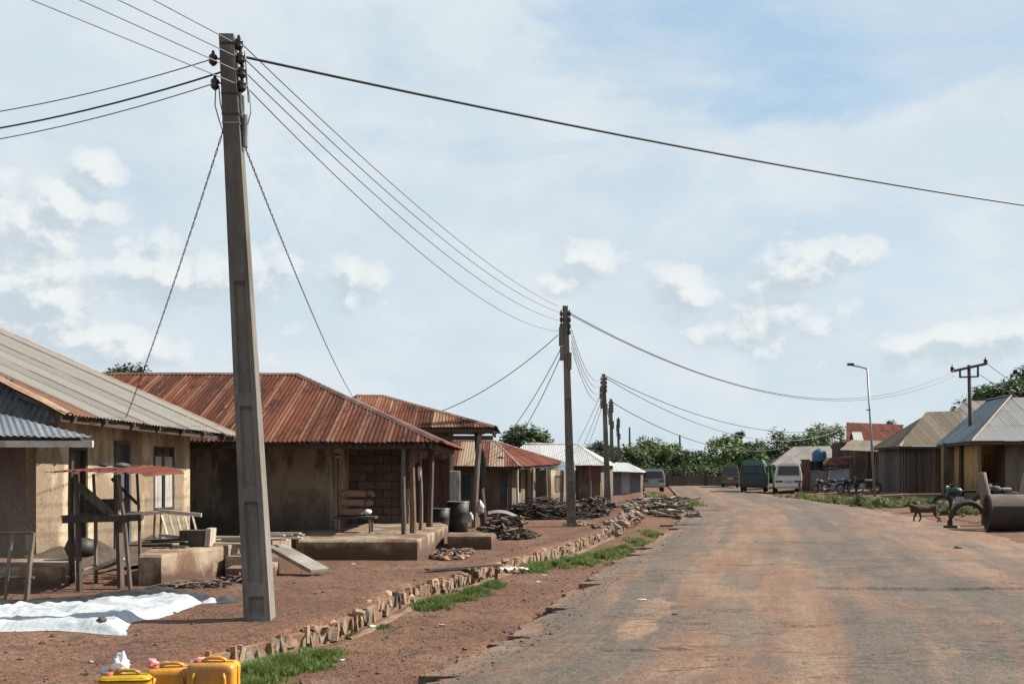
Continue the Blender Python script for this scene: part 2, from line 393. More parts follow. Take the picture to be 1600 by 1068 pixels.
M = dict(
    dirt=dirtmat(), road=roadmat(),
    stone=mk('stone', (.24, .15, .095), (.42, .30, .20), 7, .95, .8, rnd=.35, c3=(.33, .17, .10), dist=.03),
    clod=mk('dirt_clods', (.10, .055, .038), (.26, .17, .12), 14, .95, .5),
    stone2=mk('grey_stone', (.15, .125, .10), (.27, .225, .18), 7, .95, .8, rnd=.35, dist=.03),
    mortar=mk('mortar', (.19, .115, .075), (.31, .215, .15), 5, .95, .9, c3=(.2, .10, .06), dist=.04),
    conc=mk('weathered_concrete', (.20, .175, .15), (.30, .27, .235), 3, .9, .5, stretch=(1, 1, .25), c3=(.15, .125, .105), rnd=.05),
    pole=mk('pole_concrete', (.125, .112, .096), (.215, .195, .168), 3, .9, .7, stretch=(1, 1, .3), c3=(.09, .08, .068), rnd=.08),
    cream=plaster('cream_plaster', (.50, .385, .245), (.70, .58, .41), (.30, .225, .15), (.15, .09, .06), .6, .95, .8),
    mud=plaster('smoked_mud_plaster', (.36, .29, .20), (.48, .39, .275), (.14, .118, .096), (.088, .074, .062), 1.7, .85),
    slab=plaster('cement_slab', (.31, .235, .165), (.43, .335, .24), (.20, .115, .075), (.11, .06, .04), .32, .8),
    block=mk('cement_block', (.11, .085, .07), (.17, .135, .11), 5, .95, .6, rnd=.3),
    wood=mk('grey_wood', (.10, .08, .062), (.22, .175, .135), 3, .9, .5, stretch=(6, 6, 1), rnd=.35),
    darkwood=mk('dark_wood', (.045, .034, .027), (.10, .075, .057), 3, .9, .5, stretch=(6, 6, 1), rnd=.35),
    palewood=mk('pale_wood', (.33, .28, .22), (.52, .46, .37), 3, .85, .4, stretch=(5, 5, 1), rnd=.25),
    log=mk('log_bark', (.075, .056, .042), (.19, .145, .105), 6, .95, .9, stretch=(1, 1, 1), rnd=.5, dist=.03),
    fire2=mk('charred_wood', (.02, .016, .014), (.055, .044, .036), 6, .95, .9, rnd=.4),
    fire=mk('firewood_bark', (.045, .037, .032), (.12, .095, .075), 6, .95, .9, rnd=.5, dist=.03),
    rusty=sheetmat('rusty_roof_iron', (.088, .029, .017), (.145, .046, .025), (.29, .145, .09), (.050, .021, .014), .55, .8),
    rusty2=sheetmat('rusty_pale_roof_iron', (.20, .065, .035), (.30, .17, .10), (.42, .30, .20), (.13, .04, .025), .5, .3),
    zinc=sheetmat('old_zinc_roof_iron', (.33, .315, .28), (.24, .23, .205), (.40, .38, .34), (.16, .06, .034), .20, .9, .5, .15, .92),
    rustzinc=sheetmat('brown_rust_roof_iron', (.20, .10, .065), (.27, .19, .14), (.33, .27, .22), (.15, .055, .03), .5, .8, .8),
    bluezinc=sheetmat('blue_grey_roof_iron', (.20, .245, .28), (.27, .31, .34), (.36, .40, .42), (.20, .16, .13), .02, .9, .42, .3),
    white_iron=sheetmat('white_roof_iron', (.62, .63, .62), (.52, .53, .52), (.70, .70, .68), (.40, .33, .27), .05, .8, .5, .1),
    striped=sheetmat('striped_roof_iron', (.15, .045, .026), (.42, .33, .235), (.36, .22, .15), (.14, .045, .028), .25, .05, .8),
    redroof=sheetmat('dark_red_roof_iron', (.125, .034, .022), (.18, .05, .03), (.26, .12, .08), (.07, .025, .018), .55, .8),
    brownroof=sheetmat('grey_brown_roof_iron', (.20, .165, .125), (.27, .225, .17), (.32, .28, .22), (.14, .085, .06), .35, .9),
    cap=mk('ridge_iron', (.12, .055, .04), (.24, .15, .11), 3, .7, .3),
    caplight=mk('edge_iron', (.30, .17, .11), (.46, .33, .23), 3, .7, .3),
    fascia=mk('white_painted_board', (.50, .46, .40), (.72, .68, .62), 4, .8, .3, c3=(.38, .30, .23)),
    tarp=mk('white_woven_plastic', (.42, .455, .48), (.57, .60, .61), 3, .7, .5, rnd=.02, c3=(.33, .40, .46), dist=.03),
    blacktarp=mk('black_plastic', (.02, .022, .025), (.06, .062, .065), 3, .45, .2),
    yellow=mk('yellow_plastic', (.56, .23, .015), (.76, .37, .03), 5, .45, .25, rnd=.05, c3=(.42, .20, .05), detail=8),
    yellow2=mk('dull_yellow_plastic', (.42, .25, .012), (.58, .36, .02), 5, .5, .25, rnd=.05, c3=(.32, .19, .04), detail=8),
    capred=mk('red_plastic', (.45, .07, .05), (.58, .14, .10), 4, .45, .1),
    bag=mk('white_thin_plastic', (.72, .70, .70), (.88, .86, .86), 6, .35, .1, c3=(.78, .58, .62)),
    pink=mk('pink_thin_plastic', (.62, .20, .18), (.78, .42, .42), 6, .4, .1),
    ceramic=mk('dark_porcelain', (.022, .014, .012), (.04, .026, .02), 5, .3, 0),
    steel=mk('galvanised_steel', (.20, .205, .21), (.32, .325, .33), 5, .5, .2, metal=.4),
    darksteel=mk('dark_steel', (.018, .018, .02), (.04, .038, .037), 5, .6, .2),
    wire=mk('aluminium_wire', (.13, .13, .135), (.18, .18, .185), 5, .6, 0),
    cable=mk('black_cable', (.018, .018, .02), (.035, .035, .037), 5, .6, 0),
    rubber=mk('rubber', (.014, .013, .012), (.035, .032, .029), 6, .85, .2),
    glass=plain('dark_glass', (.020, .026, .028), .08),
    grass=leafmat('grass_blades', (.05, .098, .014), (.135, .205, .038), .3),
    drygrass=leafmat('verge_weeds', (.07, .115, .025), (.20, .22, .08), .25),
    leaf=leafmat('leaves_dark', (.016, .034, .012), (.05, .088, .026)),
    leaf2=leafmat('leaves_mid', (.03, .058, .015), (.09, .14, .036)),
    leaf3=leafmat('leaves_yellowish', (.07, .10, .022), (.16, .20, .05)),
    bark=mk('tree_bark', (.06, .045, .035), (.13, .10, .08), 6, .95, .8),
    yellowwall=plaster('yellow_paint_wall', (.42, .25, .07), (.50, .31, .10), (.20, .13, .06), (.10, .07, .05), 1.7, .35),
    olive=plaster('olive_wall', (.15, .125, .085), (.20, .165, .115), (.12, .09, .06), (.09, .06, .045), .6, .7),
    bluedoor=mk('faded_blue_paint', (.055, .062, .075), (.10, .11, .13), 4, .8, .3, stretch=(1, 1, .3)),
    shutter=mk('pale_shutter_paint', (.34, .325, .31), (.48, .46, .44), 4, .85, .3, stretch=(3, 3, .5), c3=(.33, .29, .25)),
    hide=mk('brown_hide', (.055, .028, .018), (.12, .065, .04), 6, .9, .3),
    pipe=mk('rusty_brown_pipe', (.05, .032, .024), (.09, .06, .045), 3, .9, .5, stretch=(.4, 1, 1), c3=(.13, .09, .07)),
    cloth=mk('brown_cloth', (.16, .095, .065), (.25, .16, .11), 5, .95, .4),
    darkcloth=mk('dark_cloth', (.02, .022, .03), (.05, .05, .065), 5, .95, .4),
    whitecloth=mk('white_cloth', (.50, .46, .42), (.66, .62, .58), 5, .9, .4),
    green_paint=plain('green_paint', (.035, .13, .07), .35),
    green_dark=plain('dark_green_paint', (.018, .055, .055), .45),
    van_white=plain('dusty_white_paint', (.74, .71, .67), .45),
    grey_paint=plain('grey_paint', (.36, .36, .37), .4),
    brown_paint=plain('brown_paint', (.16, .135, .11), .6),
    lamp_red=plain('red_lamp_glass', (.16, .02, .018), .3),
    plate=plain('number_plate', (.48, .38, .36), .5),
    bluetank=plain('blue_plastic', (.045, .14, .26), .7),
    maroon=mk('maroon_paint', (.075, .03, .025), (.12, .05, .04), 4, .8, .3),
    fibre=mk('light_metal_fence', (.42, .46, .52), (.56, .60, .65), 4, .6, .3),
)

# ------------------------------------------------------------------ the ground, one warped sheet out to the horizon
def grid(name, rows, colfn, mat, uvfn=None):
    """rows: list of y; colfn(y, i) -> list of (x, z); same count each row"""
    b = MB(); uv = []
    m = None
    for i, y in enumerate(rows):
        cs = colfn(y, i); m = len(cs)
        for (x, z) in cs:
            b.v.append(Vector((x, y, z))); uv.append((x-xl(y), y) if uvfn is None else uvfn(x, y))
    for i in range(len(rows)-1):
        for j in range(m-1):
            b.f.append((i*m+j, i*m+j+1, (i+1)*m+j+1, (i+1)*m+j))
    b.uv = uv
    return b
rows = [-60, -30, -15, -8, -3, 0, 3, 5, 6]
y = 6.6
while y < 40: rows.append(y); y *= 1.0105
while y < 170: rows.append(y); y *= 1.04
rows += [200, 260, 400, 700, 1300, 2500, 4500]
UL = [-4500, -1500, -500, -200, -100, -60, -40, -28, -20, -16, -13] + [-11+.5*i for i in range(16)] + [-3+.2*i for i in range(14)] + [-.14, -.03]
UR = [.55, .7, .85] + [1+.12*i for i in range(22)]
HOLES = [(.43, 13.4, .22), (1.0, 16.3, .22), (1.22, 16.95, .14), (-.12, 11.2, .16), (-.85, 8.95, .25), (-.25, 10.6, .1), (2.55, 21.9, .2), (3.0, 23.8, .22), (4.9, 31.5, .3)]
def ground_cols(y, i):
    out = []; r = rise(min(y, 4500)); d = xd(y)
    fine = y < 170
    for u in UL:
        x = d+u; z = r+YARD+dip(u, y)
        if fine and u > -30: z += .02*nz(x, y, .8)+.012*nz(x, y, 3.1, 5)+.006*nz(x, y, 9, 6)
        out.append((x, z))
    # the open drain: face of the yard, channel, cement footing
    out += [(d, r+YARD-.03), (d+.02, r-.06), (d+.20, r-.08), (d+.26, r-.012), (d+.42, r-.004)]
    for u in UR:
        x = d+u; z = r+.018*nz(x, y, 1.3, 3)+.012*nz(x, y, 4, 3)+.006*nz(x, y, 11, 9)
        for hx, hy, hr in HOLES:
            q = ((x-xl(hy)-hr*.75)**2+((y-hy+hr*1.4)*.6)**2)**.5
            z -= .2*smooth01(2.0-q/hr)
        if x > xl(y)+.3: z = min(z, r+.0)
        out.append((x, z))
    last = d+UR[-1]; rr = max(xr(y), last+1)
    for k in range(1, 7): out.append((lerp(last, rr, k/6), r-.01))
    for w in (.4, .8, 1.3, 2, 3, 4, 6, 9, 14, 20, 30, 60, 120, 400, 1500, 4500):
        x = rr+w; z = r+.36*smooth01(w/6)+(.03*nz(x, y, .9)+.02*nz(x, y, 2.7)+.015*nz(x, y, 6, 2) if fine else 0)
        out.append((x, z))
    return out
g = grid('ground', rows, ground_cols, M['dirt']).build('ground', M['dirt'], local=True, smooth=True); tag(g, kind='structure')

# the broken asphalt, a slab with a ragged left edge
rrows = [y for y in rows if 0 <= y <= 135]
rrows2 = []
for a, b in zip(rrows, rrows[1:]):
    k = 3 if 6 < a < 36 else 1
    for i in range(k): rrows2.append(lerp(a, b, i/k))
def edge_off(y):
    e = .12*nz(0, y, 1.1, 1)+.10*nz(0, y, 3.3, 2)+.05*nz(0, y, 8.5, 3)
    for hx, hy, hr in HOLES:      # the slab has broken away in saw-tooth bites
        q = (y-hy+hr*3.6)/(hr*3.6)
        if 0 < q < 1: e += hr*1.5*q**.7*(1+.5*nz(0, y, 14, 5))
    return e
def road_z(x, y):
    r = rise(y); u = (x-xl(y))/(xr(y)-xl(y))
    z = r+.085+.012*nz(x, y, .7, 8)+.008*nz(x*.6, y*2.2, 1, 4)+.010*math.sin(u*math.pi)
    z -= .05*smooth01((u-.82)/.18)
    # worn ledges where one layer of the surfacing has come away
    for y0, x0, x1, dep, ln in ((15.7, 4.6, 8.3, .045, 1.6), (12.0, 3.0, 3.9, .03, .7), (13.2, 2.55, 2.95, .05, .5), (19.5, 3.2, 5.6, .025, 1.6), (10.4, .8, 2.2, .03, .8), (25.5, 5.4, 8, .03, 2.2), (33, 6, 9, .03, 3), (42, 8.2, 12, .03, 4)):
        yy = y0+.22*nz(x, 0, 1.6, y0)+.10*nz(x, 0, 5, y0)
        if x0 < x < x1 and yy-ln < y < yy: z -= dep*((y-yy+ln)/ln)**2*min(1, (x-x0)*4, (x1-x)*4)
    for hx, hy, hr in ((9.1, 15.5, .9), (2.6, 13.1, .25), (3.2, 12.0, .35), (6.6, 20.2, .6), (4.5, 38, .8), (9.0, 46, 1.2), (7.2, 30, .7)):
        q = ((x-hx)**2+((y-hy)*2.2)**2)**.5/hr; z -= .03*smooth01(1.4-q)
    return z
def road_cols(y, i):
    e = xl(y)+(edge_off(y) if y < 60 else 0); R_ = xr(y)+(.3*nz(0, y, .4, 7)+.2*nz(0, y, 1.3, 7)); r = rise(y)
    z0 = road_z(e, y)
    cs = [(e+.05, r-.3), (e, z0-.022), (e+.02, z0)]
    n = 56
    for k in range(1, n+1):
        x = e+.02+(R_-e-.02)*(k/n)**1.15; cs.append((x, road_z(x, y)))
    cs.append((R_+.02, r-.1))
    return cs
rd = grid('road', rrows2, road_cols, M['road']).build('road', M['road'], local=True); tag(rd, kind='structure')

# small loose pebbles over dirt and road edge
pb = MB()
for i in range(5200):
    Y = 7.5+26*random.random()**1.6
    if random.random() < .45: x = xd(Y)-R(.1, 6)
    else: x = R(xd(Y)+.5, xl(Y)+.6)
    r = R(.004, .015)*(1+(random.random() < .05)*1.3)
    zz = gz(x, Y) if x < xl(Y) else road_z(x, Y)
    pb.rock((x, Y, zz+r*.3), r, (1, 1, .7))
tag(pb.build('pebbles', M['clod']), 'loose small pebbles scattered over the red dirt beside the road', 'pebbles', kind='stuff')

# ------------------------------------------------------------------ drain wall: rough stones set on edge along the yard
dw = thing('drain_wall', 'low rough stone wall lining the open drain along the dirt yard', 'wall', (xd(15), 15, 0))
def along(tab, y0, y1, step):
    y = y0
    while y < y1:
        x = interp(tab, y); dx = interp(tab, y+.1)-x; L = math.hypot(dx, .1); d = Vector((dx/L, .1/L, 0))
        yield Vector((x, y, 0)), d
        y += step*d.y
mo = MB(); k0 = 0; prev = None
for p, d in along(DRAIN, 8.8, 33, .3):
    n = Vector((d.y, -d.x, 0)); r = rise(p.y)
    a = [p+n*.03+Vector((0, 0, r-.1)), p+n*(.062+.02*nz(p.x, p.y, 3))+Vector((0, 0, r+YARD-.06+.03*nz(p.x, p.y, 2, 7))), p-n*.16+Vector((0, 0, r+YARD-.03)), p-n*.18+Vector((0, 0, r-.1))]
    k = len(mo.v); mo.v += a
    if prev is not None:
        for j in range(3): mo.f.append((prev+j, k+j, k+j+1, prev+j+1))
    prev = k
mo.build('mortar', M['mortar'], dw)
cnt = 0; extra = MB(); y_ = 8.9
while y_ < 36:
    p = Vector((xd(y_), y_, 0)); dx = xd(y_+.1)-p.x; d = Vector((dx, .1, 0)).normalized(); n = Vector((d.y, -d.x, 0)); r = rise(p.y)
    w = random.choice((.018, .024, .03, .04, .055, .075))*R(.85, 1.15)*(1 if y_ < 18 else 1.35); y_ += (w*1.75+R(0, .015))*d.y
    g_ = nz(p.x, p.y, .7, 21)
    if random.random() < (.13 if y_ < 21 else .35) or g_ > .52: continue
    hh = R(.10, .24)*(1 if w < .05 else .7); b = MB(); k = 5
    top = r+YARD+R(-.10, .015)-.08*max(0, g_); dpt = R(.035, .07)
    # a split stone set on edge: flat sided, broken top
    prof = [(-1, -1), (1, -1), (1.05, .0), (R(.5, 1), R(.75, 1)), (R(-.3, .4), R(.95, 1.08)), (-R(.6, 1), R(.6, 1)), (-1.05, 0)]
    for q in (0, 1):
        for (a, c) in prof: b.v.append(Vector((a*w*(1-.18*q)+R(-.004, .004), dpt*q+R(-.006, .006), c*hh/2)))
    m = len(prof); b.f = [tuple(reversed(range(m))), tuple(range(m, 2*m))]+[(t_, (t_+1) % m, m+(t_+1) % m, m+t_) for t_ in range(m)]
    rot = Matrix((d, n, Vector((0, 0, 1)))).transposed(); lean = Matrix.Rotation(random.gauss(0, .28), 3, n) @ Matrix.Rotation(R(-.2, .1), 3, d) @ rot
    c = p+n*R(.005, .045)+Vector((0, 0, top-hh/2)); b.v = [c+lean @ v for v in b.v]
    if cnt < 298: b.build('stone', M['stone'] if random.random() < .7 else M['stone2'], dw); cnt += 1
    else: k = len(extra.v); extra.v += b.v; extra.f += [tuple(t_+k for t_ in f) for f in b.f]
for p, d in along(DRAIN, 9, 30, .9):
    if random.random() < .75: n = Vector((d.y, -d.x, 0)); q = R(.04, .09); extra.rock(p+n*R(-.1, .22)+Vector((0, 0, rise(p.y)+random.choice((YARD-.02, .03)))), q, (1.3, 1, .7))
if extra.f: tag(extra.build('far_stones', M['stone'], dw), kind='stuff')
ft = MB(); prev = None
for p, d in along(DRAIN, 8.8, 30, .12):
    n = Vector((d.y, -d.x, 0)); r = rise(p.y); w = .05+.07*nz(p.x, p.y, 1.6)+.03*nz(p.x, p.y, 7)
    k = len(ft.v); ft.v += [p+n*.25+Vector((0, 0, r-.05)), p+n*.27+Vector((0, 0, r+.01+.02*nz(p.x, p.y, 5))), p+n*(.3+w)+Vector((0, 0, r+.008+.012*nz(p.x, p.y, 6))), p+n*(.33+w)+Vector((0, 0, r-.05))]
    if prev is not None and nz(p.x, p.y, .5, 4) > -.22:
        for j in range(3): ft.f.append((prev+j, k+j, k+j+1, prev+j+1))
    prev = k
ft.build('footing', M['mortar'], dw)

# ------------------------------------------------------------------ grass
def blades(b, x, y, z, h, w, lean=.8):
    a = R(0, 6.28); dx, dy = math.cos(a)*w/2, math.sin(a)*w/2; l = R(0, lean)*h; a2 = R(0, 6.28)
    lx, ly = math.cos(a2)*l, math.sin(a2)*l; k = len(b.v)
    b.v += [Vector((x-dx, y-dy, z)), Vector((x+dx, y+dy, z)), Vector((x+dx*.7+lx*.4, y+dy*.7+ly*.4, z+h*.6)), Vector((x-dx*.7+lx*.4, y-dy*.7+ly*.4, z+h*.6)), Vector((x+lx, y+ly, z+h*R(.75, 1)))]
    b.f += [(k, k+1, k+2, k+3), (k+3, k+2, k+4)]
def grass_patch(name, label, pts, n, h, mat='grass', w=.010):
    """pts: photo pixels of ground spots with radii (px, py, rx metres, ry metres, share); tufts with ragged edges and bare gaps"""
    b = MB(); cs = [(G(px, py), rx, ry, wt) for px, py, rx, ry, wt in pts]; tot = sum(c[3] for c in cs); per = 26
    for c, rx, ry, wt in cs:
        for i in range(int(n*wt/tot/per)):
            for _ in range(14):
                a = R(0, 6.28); q = abs(random.gauss(0, .52)); x = c.x+math.cos(a)*q*rx; y = c.y+math.sin(a)*q*ry
                if nz(x, y, 3.1, 11)+.6*nz(x, y, 8, 3) > -.30+q*.42 and x > xd(y)+.22: break
            else: continue
            k = max(.35, 1.15-.55*q)*(1+.5*nz(x, y, 2.2, 4)); tr = R(.03, .07)*(1+h*2); lx = R(-.3, .3)
            for j in range(per):
                a2 = R(0, 6.28); t_ = random.random()**.6*tr; xx, yy = x+math.cos(a2)*t_, y+math.sin(a2)*t_
                blades(b, xx, yy, gz(xx, yy)-.03, h*R(.4, 1.15)*k, w*R(.7, 1.4))
    return tag(b.build(name, M[mat], None), label, 'grass', kind='stuff')
grass_patch('grass', 'bright green grass tuft by the drain in the foreground beside the jerrycans',
    [(400, 1056, .36, .5, 3), (440, 1042, .42, .5, 4), (490, 1028, .36, .4, 3), (420, 1046, .34, .4, 3), (395, 1085, .5, .4, 2)], 42000, .15, w=.009)
grass_patch('grass', 'middle green grass patch against the stone drain wall', [(672, 948, .3, .55, 3), (705, 938, .4, .6, 3), (740, 926, .35, .6, 2), (770, 915, .3, .6, 1)], 22000, .13, w=.010)
grass_patch('grass', 'long strip of green grass between the drain and the asphalt edge', [(835, 889, .45, .9, 3), (868, 884, .5, 1, 3), (905, 878, .55, 1.2, 3), (940, 870, .55, 1.3, 3), (972, 861, .45, 1.6, 2.5), (998, 848, .4, 2, 2), (1020, 836, .4, 2.2, 1.6)], 34000, .16, w=.014)
grass_patch('grass', 'sparse dull weeds by the foot of the stone drain wall, near the big concrete pole', [(545, 990, .25, .3, 2), (600, 980, .3, .3, 1)], 1800, .07, w=.009)
grass_patch('grass', 'ragged weeds along the right verge of the road before the plank house', [(1300, 783, 1.2, 3, 2), (1345, 786, 1.3, 3, 3), (1385, 790, 1.2, 3, 3), (1425, 788, 1.3, 3, 1.5), (1470, 795, .9, 2.5, 2), (1505, 803, .9, 1.6, 1), (1250, 778, 1.5, 5, .6)], 26000, .34, 'drygrass', w=.045)
grass_patch('grass', 'green weeds around the end of the log heap by the road', [(975, 778, .8, 4, 1.5), (1085, 792, .5, 2, 1), (1000, 770, 1.5, 5, 1.5)], 6000, .34, 'drygrass', w=.045)
# ------------------------------------------------------------------ builders for houses
def inside_range(poly, s):
    lo, hi = 1e9, -1e9
    for (a, b) in zip(poly, poly[1:]+poly[:1]):
        if (a[0]-s)*(b[0]-s) <= 0 and abs(a[0]-b[0]) > 1e-6:
            t = a[1]+(b[1]-a[1])*(s-a[0])/(b[0]-a[0]); lo = min(lo, t); hi = max(hi, t)
    return lo, hi
def roof(parent, pts, mat, sw=.82, rl=2.3, wave=.102, amp=.014, ragged=.04, name='roof_sheet', skew=0.0):
    """pts: 3D corners of one roof plane, the first two are the eave from left to right seen from outside"""
    pts = [Vector(p) for p in pts]
    A = (pts[1]-pts[0]).normalized(); N = A.cross(pts[2]-pts[0]).normalized()
    if N.z < 0: N = -N
    B = N.cross(A).normalized(); O = pts[0]; Bs = (B+A*skew)
    def st(p): d = p-O; t = d.dot(B); return (d.dot(A)-t*skew, t)
    poly = [st(p) for p in pts]
    smin, smax = min(p[0] for p in poly), max(p[0] for p in poly); tmax = max(p[1] for p in poly)
    nc = max(1, round((smax-smin)/sw)); w = (smax-smin)/nc; nr = max(1, math.ceil(tmax/rl)); rh = tmax/nr
    for i in range(nc):
        for j in range(nr):
            s0, s1 = smin+i*w, smin+(i+1)*w+.06
            t0 = j*rh-.12*(j > 0); t1 = (j+1)*rh; off = .010*j+.006*(i % 2)+R(0, .006)
            dl = R(-ragged, ragged*.6) if j == 0 else R(-.04, .04)
            n = max(2, int(math.ceil((s1-s0)/(wave/4)))); b = MB(); b.uv = []; prev = False; tilt = R(-.006, .006)
            for k in range(n+1):
                s = s0+(s1-s0)*k/n
                if s < smin+1e-4 or s > smax-1e-4: prev = False; continue
                lo, hi = inside_range(poly, s)
                a, c = max(t0+(dl if lo < 1e-3 or j > 0 else 0), lo-(.0 if lo > 1e-3 else .1)), min(t1, hi)
                if c-a < .02: prev = False; continue
                z = amp*math.sin(2*math.pi*s/wave)+off+tilt*k/n
                for t in (a, c): b.v.append(O+A*s+Bs*t+N*(z+.02)); b.uv.append((s-s0+i*10, t+j*7.1))
                m = len(b.v)
                if prev: b.f.append((m-4, m-2, m-1, m-3))
                prev = True
            if b.f: b.build(name, mat[i % len(mat)] if isinstance(mat, tuple) else mat if not isinstance(mat, list) else random.choice(mat), parent, smooth=True)
    return N
def capstrip(parent, a, b, mat, w=.2, h=.05):
    a, b = Vector(a), Vector(b); m = MB(); d = (b-a); x = d.cross(Vector((0, 0, 1))).normalized(); n = 6
    for i in range(n+1):
        p = a+d*i/n+Vector((0, 0, .05+R(-.008, .008)))
        m.v += [p-x*w/2-Vector((0, 0, h)), p-x*w*.12+Vector((0, 0, .012)), p+x*w*.12+Vector((0, 0, .012)), p+x*w/2-Vector((0, 0, h))]
    for i in range(n):
        for j in range(3): m.f.append((4*i+j, 4*i+j+1, 4*i+j+5, 4*i+j+4))
    m.build('ridge_cap', mat, parent)
def wall(parent, p0, p1, z0, z1, mat, th=.2, ops=(), name='wall'):
    """front face on p0-p1, outside to the right of that direction; ops: openings (s0, s1, h0, h1)"""
    p0, p1 = Vector((p0[0], p0[1], 0)), Vector((p1[0], p1[1], 0)); L = (p1-p0).length; d = (p1-p0)/L; n = Vector((-d.y, d.x, 0))
    ss = sorted({0, L, *[min(max(o[0], 0), L) for o in ops], *[min(max(o[1], 0), L) for o in ops]})
    hs = sorted({z0, z1, *[max(z0, o[2]) for o in ops], *[min(z1, o[3]) for o in ops]})
    hole = lambda s, h: any(o[0] < s < o[1] and o[2] < h < o[3] for o in ops)
    b = MB(); nx, ny = len(ss)-1, len(hs)-1
    sol = {(i, j): not hole((ss[i]+ss[i+1])/2, (hs[j]+hs[j+1])/2) for i in range(nx) for j in range(ny)}
    def pt(i, j, k): return p0+d*ss[i]+n*(th*k)+Vector((0, 0, hs[j]))
    for (i, j), s in sol.items():
        if not s: continue
        b.quad(pt(i, j, 0), pt(i+1, j, 0), pt(i+1, j+1, 0), pt(i, j+1, 0)); b.quad(pt(i, j, 1), pt(i, j+1, 1), pt(i+1, j+1, 1), pt(i+1, j, 1))
        if not sol.get((i-1, j)): b.quad(pt(i, j, 0), pt(i, j+1, 0), pt(i, j+1, 1), pt(i, j, 1))
        if not sol.get((i+1, j)): b.quad(pt(i+1, j, 0), pt(i+1, j, 1), pt(i+1, j+1, 1), pt(i+1, j+1, 0))
        if not sol.get((i, j-1)): b.quad(pt(i, j, 0), pt(i, j, 1), pt(i+1, j, 1), pt(i+1, j, 0))
        if not sol.get((i, j+1)): b.quad(pt(i, j+1, 0), pt(i+1, j+1, 0), pt(i+1, j+1, 1), pt(i, j+1, 1))
    return b.build(name, mat, parent)
def on(p0, p1, px):
    """distance along the line p0-p1 that photo column px meets, and the depth there"""
    d = Vector((p1[0]-p0[0], p1[1]-p0[1])); d.normalize(); k = (px-800)/F
    s = (k*p0[1]-p0[0])/(d.x-k*d.y); return s, p0[1]+d.y*s
def panel(parent, name, p0, p1, s0, s1, h0, h1, mat, depth=.05, inset=.06, n=1, gap=.006):
    """boards of a door or shutter standing in an opening of the wall p0-p1"""
    a = Vector((p0[0], p0[1], 0)); d = Vector((p1[0]-p0[0], p1[1]-p0[1], 0)).normalized(); nn = Vector((-d.y, d.x, 0))
    rot = Matrix((d, nn, Vector((0, 0, 1)))).transposed(); o = None
    for i in range(n):
        x0, x1 = lerp(s0, s1, i/n)+gap, lerp(s0, s1, (i+1)/n)-gap
        b = MB().box(a+d*(x0+x1)/2+nn*(inset+R(0, .008))+Vector((0, 0, (h0+h1)/2)), (x1-x0, depth, h1-h0), rot)
        o = b.build(name, mat, parent)
    return o
def frame(parent, p0, p1, s0, s1, h0, h1, mat, w=.07, proud=.02, name='frame', sill=True):
    a = Vector((p0[0], p0[1], 0)); d = Vector((p1[0]-p0[0], p1[1]-p0[1], 0)).normalized(); nn = Vector((-d.y, d.x, 0))
    rot = Matrix((d, nn, Vector((0, 0, 1)))).transposed(); b = MB()
    def bx(x0, x1, y0, y1): b.box(a+d*(x0+x1)/2+nn*(.04-proud)+Vector((0, 0, (y0+y1)/2)), (x1-x0, .08, y1-y0), rot)
    bx(s0, s0+w, h0, h1-w); bx(s1-w, s1, h0, h1-w); bx(s0, s1, h1-w, h1)
    if sill: bx(s0+w, s1-w, h0, h0+w)
    return b.build(name, mat, parent)
def post(parent, p, z0, z1, mat, w=.1, lean=(0, 0), name='post', n=6):
    b = MB(); m = 6; path = []
    ph = R(0, 9)
    for i in range(m+1):
        t = i/m; path.append((p[0]+lean[0]*t+.02*math.sin(ph+t*4), p[1]+lean[1]*t+.015*math.sin(ph*2+t*5), lerp(z0, z1, t)))
    b.tube(path, [w/2*lerp(1.1, .9, i/m) for i in range(m+1)], n)
    return b.build(name, mat, parent)
def planks(parent, p0, p1, z0, z1, mat, w=.16, name='plank', ragged=.04, th=.025, gap=.008):
    a = Vector((p0[0], p0[1], 0)); e = Vector((p1[0], p1[1], 0)); L = (e-a).length; d = (e-a)/L; nn = Vector((-d.y, d.x, 0)); n = max(1, int(L/w))
    for i in range(n):
        s = (i+.5)*L/n; tilt = Matrix.Rotation(R(-.012, .012), 3, nn) @ Matrix((d, nn, Vector((0, 0, 1)))).transposed()
        top = z1+R(-ragged, 0); m = mat if not isinstance(mat, list) else random.choice(mat)
        MB().box(a+d*s+nn*R(-.01, .015)+Vector((0, 0, (z0+top)/2)), (L/n-gap, th, top-z0), tilt).build(name, m, parent)

U1 = Vector((.1994, .98, 0)); N1 = Vector((.98, -.1994, 0))
# ---- house 1: cream plastered house with zinc roof
h1 = thing('mud_house', 'cream plastered mud house with streaked grey zinc roof, at the far left of the yard', 'house', (-7.9, 17, YARD))
wa = Vector((-7.9, 17.0, 0)); wb = wa+U1*5.03; zt = 2.66
def pxs(px): return on(wa, wb, px)
s1, y1 = pxs(108); s2, _ = pxs(136); s3, y3 = pxs(178); s4, _ = pxs(203); s5, y5 = pxs(240); s6, _ = pxs(272)
hw0, hw1 = H(797, y5), H(697, y5)
wall(h1, wa, wb, -.3, zt+.36, M['cream'], .2, [(s1, s2, 0.1, H(697, y1)), (s3, s4, .1, H(688, y3)), (s5, s6, hw0, hw1)])
dr = panel(h1, 'door', wa, wb, s1, s2, .1, H(697, y1), M['darkwood'], n=1, inset=.1)
panel(h1, 'door', wa, wb, s3, s4, .1, H(738, y3), M['bluedoor'], n=1, inset=.08)
frame(h1, wa, wb, s3, s4, .1, H(688, y3), M['bluedoor'], .07, .03, 'door_frame', False)
frame(h1, wa, wb, s1, s2, .1, H(697, y1), M['darkwood'], .06, .02, 'door_frame', False)
